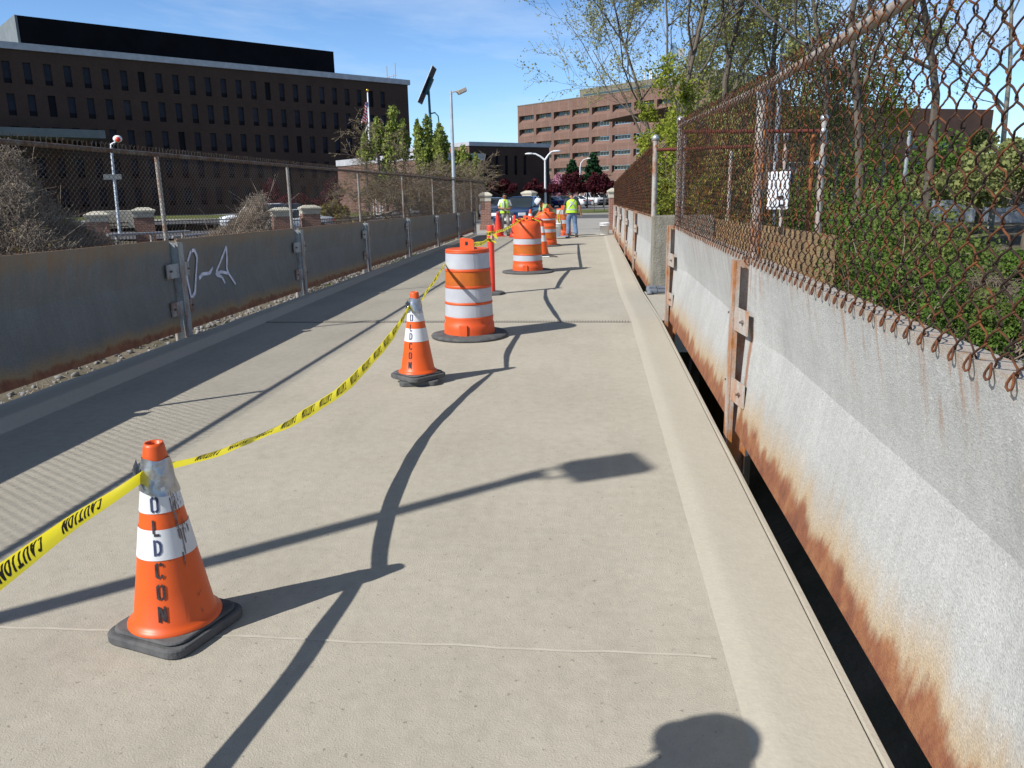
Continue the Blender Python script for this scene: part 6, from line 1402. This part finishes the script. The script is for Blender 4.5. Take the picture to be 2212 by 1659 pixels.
def shrub(name, label, cat, base, dims, n, lsize, mat, seed, group=None, lumps=9, stems=30, barkmat='twig_dark'):
    rs = np.random.default_rng(seed); p = thing(name, label, cat, base, 0, group); d = np.array(dims)
    C = rs.normal(size=(lumps, 3)); C /= np.linalg.norm(C, axis=1, keepdims=True); C[:, 2] = np.abs(C[:, 2]); C *= rs.uniform(.30, .92, (lumps, 1)); Rl = rs.uniform(.14, .38, lumps)
    k = rs.integers(0, lumps, n); v = rs.normal(size=(n, 3)); v /= np.linalg.norm(v, axis=1, keepdims=True); v *= (rs.uniform(.35, 1.05, (n, 1)))**.5
    P = (C[k]+v*Rl[k][:, None])*d; P[:, 2] = np.maximum(P[:, 2], .02); V, Q = leaf_quads(P, lsize, rs); np_mesh('foliage', V, Q, MT[mat], p, smooth=False)
    S = []
    for i in range(stems):
        e = (C[i % lumps]+rs.normal(0, .12, 3))*d; e[2] = max(e[2], .1); t = np.linspace(0, 1, 5)[:, None]; b0 = rs.normal(0, .10, 3)*d; b0[2] = 0; S.append(b0+(e-b0)*t+np.sin(t*3.1)*rs.normal(0, .07, 3)*d)
    V, Q = tubes_np(np.array(S), np.linspace(.018, .006, 5)[None]*max(1, dims[2]/2), 4, (.3, .8, .5)); np_mesh('stems', V, Q, MT[barkmat], p); return p
# green shrubs on the bank seen through the near fence
sh = [(1830, 10.0, (1.5, 1.2, 2.3), 'bright green shrub against the wing wall corner, on the bank'), (1935, 12.0, (1.5, 1.2, 1.9), 'bright green shrub in the middle of the bank'), (2060, 12.5, (1.4, 1.2, .85), 'lower green shrub on the bank at the gravel edge'), (2215, 11.5, (1.2, 1.1, 1.45), 'dark green shrub at the right edge of the bank'),
      (1985, 17, (1.8, 1.4, .9), 'green shrub farther back on the bank before the yard'), (1880, 15.5, (2.2, 1.6, 2.6), 'green shrub behind the middle bank shrub'), (2160, 19, (1.8, 1.4, .8), 'mixed green shrub farther back at the right edge'), (1770, 18, (2., 1.6, 3.0), 'leafy shrub behind the landing fence corner')]
for k, (px, Y, dm, lb) in enumerate(sh):
    q = at(px, 600, Y); shrub('shrub', lb, 'shrub', (q[0], Y, gz(q[0], Y)+.1), dm, 9500, .040 if Y < 13 else .052, ['leaf_bush', 'leaf_bush', 'leaf_olive'][k % 3], 80+k, 'green shrubs on the right bank', lumps=22, stems=60)
for k, (px, Y, z, dm, lb) in enumerate(((2120, 31, 1.2, (2.9, 2.2, 2.3), 'pale green large leaved tree crown over the screen fence'), (2230, 27, .8, (3., 2.4, 2.8), 'pale green tree crown at the right picture edge'))):
    q = at(px, 400, Y); p = shrub('leafy_tree', lb, 'tree', (q[0], Y, gz(q[0], Y)+1.4), dm, 6000, .13, 'leaf_pale', 95+k, 'pale leafy trees by the yard', lumps=12)
    m = MB(); m.tube([(0, 0, -1.6), (.05, 0, 0), (0, 0, 1.2)], [.14, .11, .06], 8); m.build('trunk', MT['bark'], p)
for k, (px, Y, dm) in enumerate(((1490, 22, (2.4, 1.8, 2.8)), (1560, 25, (2.6, 1.8, 3.0)), (1640, 23, (2.4, 1.8, 2.6)), (1720, 26, (2.8, 1.8, 3.0)), (1800, 24, (2.4, 1.8, 2.4)), (1880, 28, (3., 2., 2.6)), (1960, 24, (2.0, 1.6, 1.2)), (2070, 24, (2.0, 1.6, .9)))):
    q = at(px, 600, Y); lb = ['tangled olive shrub behind the red rails', 'tangled green shrub beneath the dark forked trunk', 'olive shrub beneath the tall grey mast', 'tall tangled shrub below the slanting limb', 'green shrub beneath the white electrical box line', 'olive thicket before the brown flat roofed block', 'low green shrub before the utility pole', 'low olive shrub before the pale grey wall'][k]
    shrub('shrub', lb, 'shrub', (q[0], Y, gz(q[0], Y)), dm, 5200, .075, ['leaf_olive', 'leaf_bush', 'leaf_olive'][k % 3], 300+k, 'tangled shrubs behind the bank', lumps=20, stems=50)
# bare brush on the bank, low
def brush(name, label, cat, base, hfun, n, seed, mat, area, ln=(.3, .8), rad=.006, green=0, gmat='leaf_bud', group=None):
    # tangle of dry stems following the mound height hfun(x, y)
    rs = np.random.default_rng(seed); p = thing(name, label, cat, base, 0, group); X = area(rs, n); Z = np.array([hfun(x, y) for x, y in X])*rs.uniform(.25, 1., n)**.5
    d = rs.normal(size=(n, 3)); d[:, 2] = d[:, 2]*.8+.25; d /= np.linalg.norm(d, axis=1, keepdims=True); L_ = rs.uniform(*ln, (n, 1)); t = np.linspace(-.5, .5, 5); b_ = rs.normal(0, .35, (n, 3)); c0 = np.stack([X[:, 0], X[:, 1], Z], 1)
    P = c0[:, None, :]+d[:, None, :]*L_[:, None, :]*t[None, :, None]+b_[:, None, :]*L_[:, None, :]*(t[None, :, None]**2*2-.25); V, Q = tubes_np(P, rad, 3, (.3, .8, .5)); np_mesh('stems', V, Q, MT[mat], p)
    if green:
        k = rs.integers(0, n, green); V, Q = leaf_quads(P[k, 4], .07, rs); np_mesh('foliage', V, Q, MT[gmat], p, smooth=False)
    return p
q = P3(60, 500, 21); dx = np.array([.86, .51])                        # along-picture direction on the left
def mound(lb, px, d, hw, hgt, seed, shape, n=5200, green=250, mat='twig', zg=None):
    q = P3(px, 500, d); base = (q[0], q[1], gz(q[0], q[1]))
    hf = lambda x, y: hgt*(1+.16*math.sin(2.9*x+seed)*math.cos(2.3*y)+.08*math.sin(6.1*x-4.7*y))*shape((x*.88+y*.47)/hw)*max(0, 1-((-x*.47+y*.88)/(hw*.7))**2)**.5
    def area(rs, n): a = rs.uniform(-1, 1, n)*hw; b_ = rs.uniform(-.7, .7, n)*hw; return np.stack([a*.88-b_*.47, a*.47+b_*.88], 1)
    mnd = brush('dry_vine_mound', lb, 'dry vines', base, hf, n, seed, mat, area, (.22, .7), .0055, green, 'leaf_bud', 'dry vine mounds on the left')
    rs = np.random.default_rng(seed+7); S = []
    for i in range(46):                        # longer runners standing out of the tangle
        x, y = area(rs, 1)[0]; z = hf(x, y); d = rs.normal(size=3)*.6; d[2] = abs(d[2])+.6; L_ = rs.uniform(.3, .9); t = np.linspace(0, 1, 5)[:, None]; S.append(np.array([x, y, max(0, z-.3)])+d*L_*t+rs.normal(0, .10, 3)*t*t)
    V, Q = tubes_np(np.array(S), .006, 3, (.3, .8, .5)); np_mesh('runners', V, Q, MT[mat], mnd)
mound('big mound of dry grey vines at the left picture edge', 25, 21, 2.6, 3.6, 101, lambda u: max(0, 1-.55*(u+.35)**2)*(1. if u < .2 else max(0, 1-.5*(u-.2))), 30000, 700)
mound('low spill of dry vines right of the big mound', 130, 22, 2.0, 1.9, 102, lambda u: max(0, 1-.9*u*u), 7000, 150, 'twig')
mound('wedge shaped mound of dry vines rising to the right, behind the lettered panel', 455, 24, 1.75, 2.5, 103, lambda u: max(0, .45+.55*u) if u < .9 else max(0, (1-u)*9), 22000, 450)
mound('low dry vines tailing off right of the wedge shaped mound', 560, 26, 1.4, 1.1, 104, lambda u: max(0, 1-u*u), 2600, 200)
q = P3(540, 470, 27)
for k, (px, Y, lb, sd) in enumerate(((1905, 11.5, 'bare brown brush on the bank below the shrubs', 111), (2120, 14.5, 'bare brown brush beside the gravel on the bank', 112))):
    q = at(px, 600, Y); brush('bare_brush', lb, 'brush', (q[0], Y, gz(q[0], Y)), lambda x, y: .9*max(0, 1-(x*x+y*y)/3.2), 800, sd, 'twig_dark', lambda rs, n: rs.uniform(-1.6, 1.6, (n, 2)), (.3, .9), .005, 350, 'leaf_bush', 'bare brush on the bank')
q = P3(770, 480, 30); brush('dry_weeds', 'orange brown weeds along the left fence foot', 'weeds', (-7.2, 24, gz(-7.2, 24)), lambda x, y: .95, 2600, 115, 'twig', lambda rs, n: np.stack([rs.uniform(-1.4, 1.4, n), rs.uniform(-9, 8, n)], 1), (.25, .7), .006, 500, 'leaf_bud')
def litter_area(rs, n): return np.stack([-abs(rs.normal(0, .45, n)), rs.uniform(-13, 12, n)], 1)
o = brush('dead_grass', 'dead grass', 'grass', (-4.62, 17, -.30), lambda x, y: .06, 3200, 116, 'twig', litter_area, (.12, .4), .004, 260, 'leaf_bush')
for k_ in ('label', 'category'): del o[k_]
o['kind'] = 'stuff'
# spreading crab-apple before the annex
b = P3(878, 440, 47); tree('spreading_tree', 'wide low spreading tree with tangled twigs before the brick annex', 'tree', (b[0], b[1], -.8), [(0, 0, 0), (.1, 0, 1.2), (-.05, 0, 2.2), (.1, 0, 3.2), (0, 0, 4.0)], 'leaf_bud', 'twig_dark', 121, None, leaves=1, lsize=.06, lspread=.06, kids=(26, 11, 8, 6), lenf=(1.25, .40, .45, .5), spread=(88, 44, 45, 50), r0=.19, start=.42, up=-.02, wob=.16, rmin=.010).scale = (1.2, 1.2, .84)
# bright green columnar poplars, pruned hard
def column(lb, px, ptop, pbot, d, wpx, seed, mat='leaf_ivy'):
    q = P3(px, pbot, d); t_ = P3(px, ptop, d); hh = t_[2]-q[2]; w_ = wpx*d/F/2; rs = np.random.default_rng(seed); p = thing('columnar_tree', lb, 'tree', (q[0], q[1], q[2]), 0, 'columnar green trees')
    ks = int(rs.integers(3, 6)); P = []
    for k in range(ks):                        # several ragged upright leaders of different height
        hk = hh*(1. if k == 0 else rs.uniform(.45, .9)); cx, cy = (rs.normal(0, .6, 2)*w_ if k else (0, 0)); n = int(240*hk); z = rs.uniform(.02, 1, n)*hk
        rr_ = w_*.55*(.40+.60*np.abs(np.sin(z*1.9+seed+k*1.7)))*np.clip((hk-z)/.3, .55, 1); a = rs.uniform(0, 6.28, n); f = rs.uniform(.15, 1.45, n)*np.where(rs.random(n) < .12, 1.35, 1.)
        P.append(np.stack([cx+np.cos(a)*rr_*f, cy+np.sin(a)*rr_*f, z+rs.normal(0, .07, n)], 1))
    V, Q = leaf_quads(np.concatenate(P), .155, rs); np_mesh('foliage', V, Q, MT[mat], p, smooth=False)
    m = MB(); m.tube([(0, 0, -3.5), (0, 0, hh*.5), (.02, 0, hh*.97)], [.12, .08, .03], 6); m.build('trunk', MT['bark'], p)
for k, (lb, px, pt, pb, w_) in enumerate((('columnar green tree, widest and brightest, before the corner of the dark block', 853, 234, 345, 44), ('short columnar green tree just left of the brightest one', 817, 256, 330, 34), ('short leafy column right of the brightest green tree', 873, 262, 340, 22), ('dark thin leafy column left of the solar lamp', 905, 262, 350, 22), ('leafy column around the solar lamp post', 926, 254, 380, 30), ('leafy column between the solar lamp and silver floodlight pole', 952, 270, 370, 28),
        ('leafy column right of the silver floodlight pole', 1003, 318, 380, 34), ('thin leafy column farthest right before the annex slit windows', 1030, 335, 395, 16), ('leafy column low before the lit annex wall', 790, 290, 345, 30))): column(lb, px, pt, pb, 54, w_, 130+k)
for k, (lb, px, pt, pb, w_) in enumerate((('green clump inside the spreading tree, low at its left', 836, 345, 430, 60), ('green clump low at the right foot of the spreading tree', 985, 350, 420, 40))): column(lb, px, pt, pb, 55, w_, 150+k)
# plum trees, blossom, conifers beyond the car park
for k, (lb, px, Y, rx, zt) in enumerate((('dark red plum tree left of the street pillar, nearest to the left pillar', 1086, 84, 30, 389), ('dark red plum tree directly above the street pillar', 1152, 92, 34, 388), ('dark red plum tree behind the forked street lamp', 1188, 96, 36, 391), ('dark red plum tree over the silver sedan', 1228, 98, 36, 394), ('dark red plum tree over the white pickup', 1268, 100, 36, 392), ('dark red plum tree at the right end of the row', 1304, 102, 30, 392))):
    q = at(px, 425, Y); t_ = at(px, zt, Y); w_ = rx*Y/F; zb = 2.0; p = shrub('plum_tree', lb, 'tree', (q[0], Y, ZS(Y)+zb), (w_, w_*.8, t_[2]-ZS(Y)-zb), 3400, .26, 'leaf_plum', 160+k, 'dark red plum trees by the car park', lumps=12, stems=24)
    m = MB(); m.tube([(0, 0, -zb-.1), (.05, 0, -.5), (0, 0, 1.)], [.12, .10, .06], 6); m.build('trunk', MT['bark'], p)
for k, (lb, px, Y, rx, zt) in enumerate((('pink blossoming tree behind the plum trees, left half', 1172, 140, 30, 366), ('pink blossoming tree behind the plum trees, right half', 1212, 142, 32, 364))):
    q = at(px, 425, Y); t_ = at(px, zt, Y); w_ = rx*Y/F; p = shrub('blossom_tree', lb, 'tree', (q[0], Y, 1.0), (w_, w_*.7, t_[2]-1.), 2600, .34, 'leaf_pink', 170+k, 'pink blossoming trees', lumps=10, stems=20)
    m = MB(); m.tube([(0, 0, -1.6), (.05, 0, 0), (0, 0, 1.)], [.16, .12, .07], 6); m.build('trunk', MT['bark'], p)
def conifer(lb, px, ptop, pbot, Y, wpx, seed):
    q = at(px, pbot, Y); t_ = at(px, ptop, Y); hh = t_[2]-q[2]; w_ = wpx*Y/F/2; rs = np.random.default_rng(seed); p = thing('conifer', lb, 'conifer', (q[0], Y, q[2]), 0, 'conifers before the sunlit block')
    P, N_ = [], 0
    for k in range(70):
        z = hh*(.04+.94*(k/70)); a = k*2.4+rs.uniform(-.4, .4); L_ = w_*(1-(k/70))**.85*rs.uniform(.6, 1.15)+.15
        t = rs.uniform(.1, 1, 62); P.append(np.stack([np.cos(a)*L_*t+rs.normal(0, .14, 62), np.sin(a)*L_*t+rs.normal(0, .14, 62), z-.25*L_*t+.18*L_*t*t+rs.normal(0, .10, 62)], 1))
    V, Q = leaf_quads(np.concatenate(P), .30, rs, 2.2); np_mesh('foliage', V, Q, MT['needle'], p, smooth=False)
    m = MB(); m.tube([(0, 0, -2.5), (0, 0, hh*.5), (0, 0, hh*.98)], [.2, .13, .03], 7); m.build('trunk', MT['bark'], p)
conifer('shorter dark conifer left of the curved street lamp', 1236, 346, 408, 150, 62, 181)
conifer('taller dark conifer right of the curved street lamp', 1280, 330, 412, 150, 66, 182)
for k, (px, Y) in enumerate(((1247, 72), (1283, 75), (1229, 70), (1305, 78))):
    q = at(px, 445, Y); p = tree('young_tree', ['thin young street tree on the lawn, second from the left', 'thin young street tree on the lawn, third from the left', 'thin young street tree on the lawn, nearest the worker in jeans', 'thin young street tree on the lawn, farthest right'][k], 'tree', (q[0], Y, ZS(Y)), [(0, 0, 0), (0, 0, 1.), (.02, 0, 1.8), (0, 0, 2.8)], 'leaf_plum', 'bark', 190+k, 'young street trees on the lawn', leaves=10, lsize=.14, lspread=.15, levels=3, kids=(8, 5, 4), lenf=(.3, .5, .5), r0=.05, start=.55)
# shrubs and red maples low before the dark block, distant tree belt
for k, (lb, px, py, d, w_, h_, mt_) in enumerate((('dark red shrub before the dark brick block, left of the annex', 600, 430, 62, 2.6, 3.6, 'leaf_plum'), ('dark red shrub beside the lit annex wall', 690, 432, 64, 2.6, 4.2, 'leaf_plum'), ('olive shrub at the annex corner', 668, 440, 60, 1.8, 2.2, 'leaf_bud'), ('rusty olive shrub before the annex end wall', 728, 440, 62, 1.6, 1.7, 'leaf_bud'))):
    q = P3(px, py, d); shrub('shrub', lb, 'shrub', (q[0], q[1], -.6), (w_, w_, h_), 2600, .16, mt_, 200+k, 'shrubs before the brick buildings')
far_lab = ['full green tree low in the distance behind the landing post', 'olive tree low in the distance under the dark forked trunk', 'pale tree low in the distance under the tall grey mast', 'full green tree far off beneath the slanting limb', 'olive tree far off behind the leaning trunk', 'pale tree far off behind the utility pole', 'full green tree far off behind the thick right trunk', 'olive tree far off behind the green screen fence', 'pale tree far off at the right picture edge']
for k in range(9):
    q = at(1480+k*95, 405, 62+7*(k % 3)); shrub('leafy_tree', far_lab[k], 'tree', (q[0], q[1], gz(q[0], q[1])), (5.2, 4.2, 4.8+1.2*math.sin(k*2.3)), 3600, .30, ['leaf_bush', 'leaf_spring', 'leaf_pale'][k % 3], 220+k, 'distant trees behind the right bank', lumps=12)
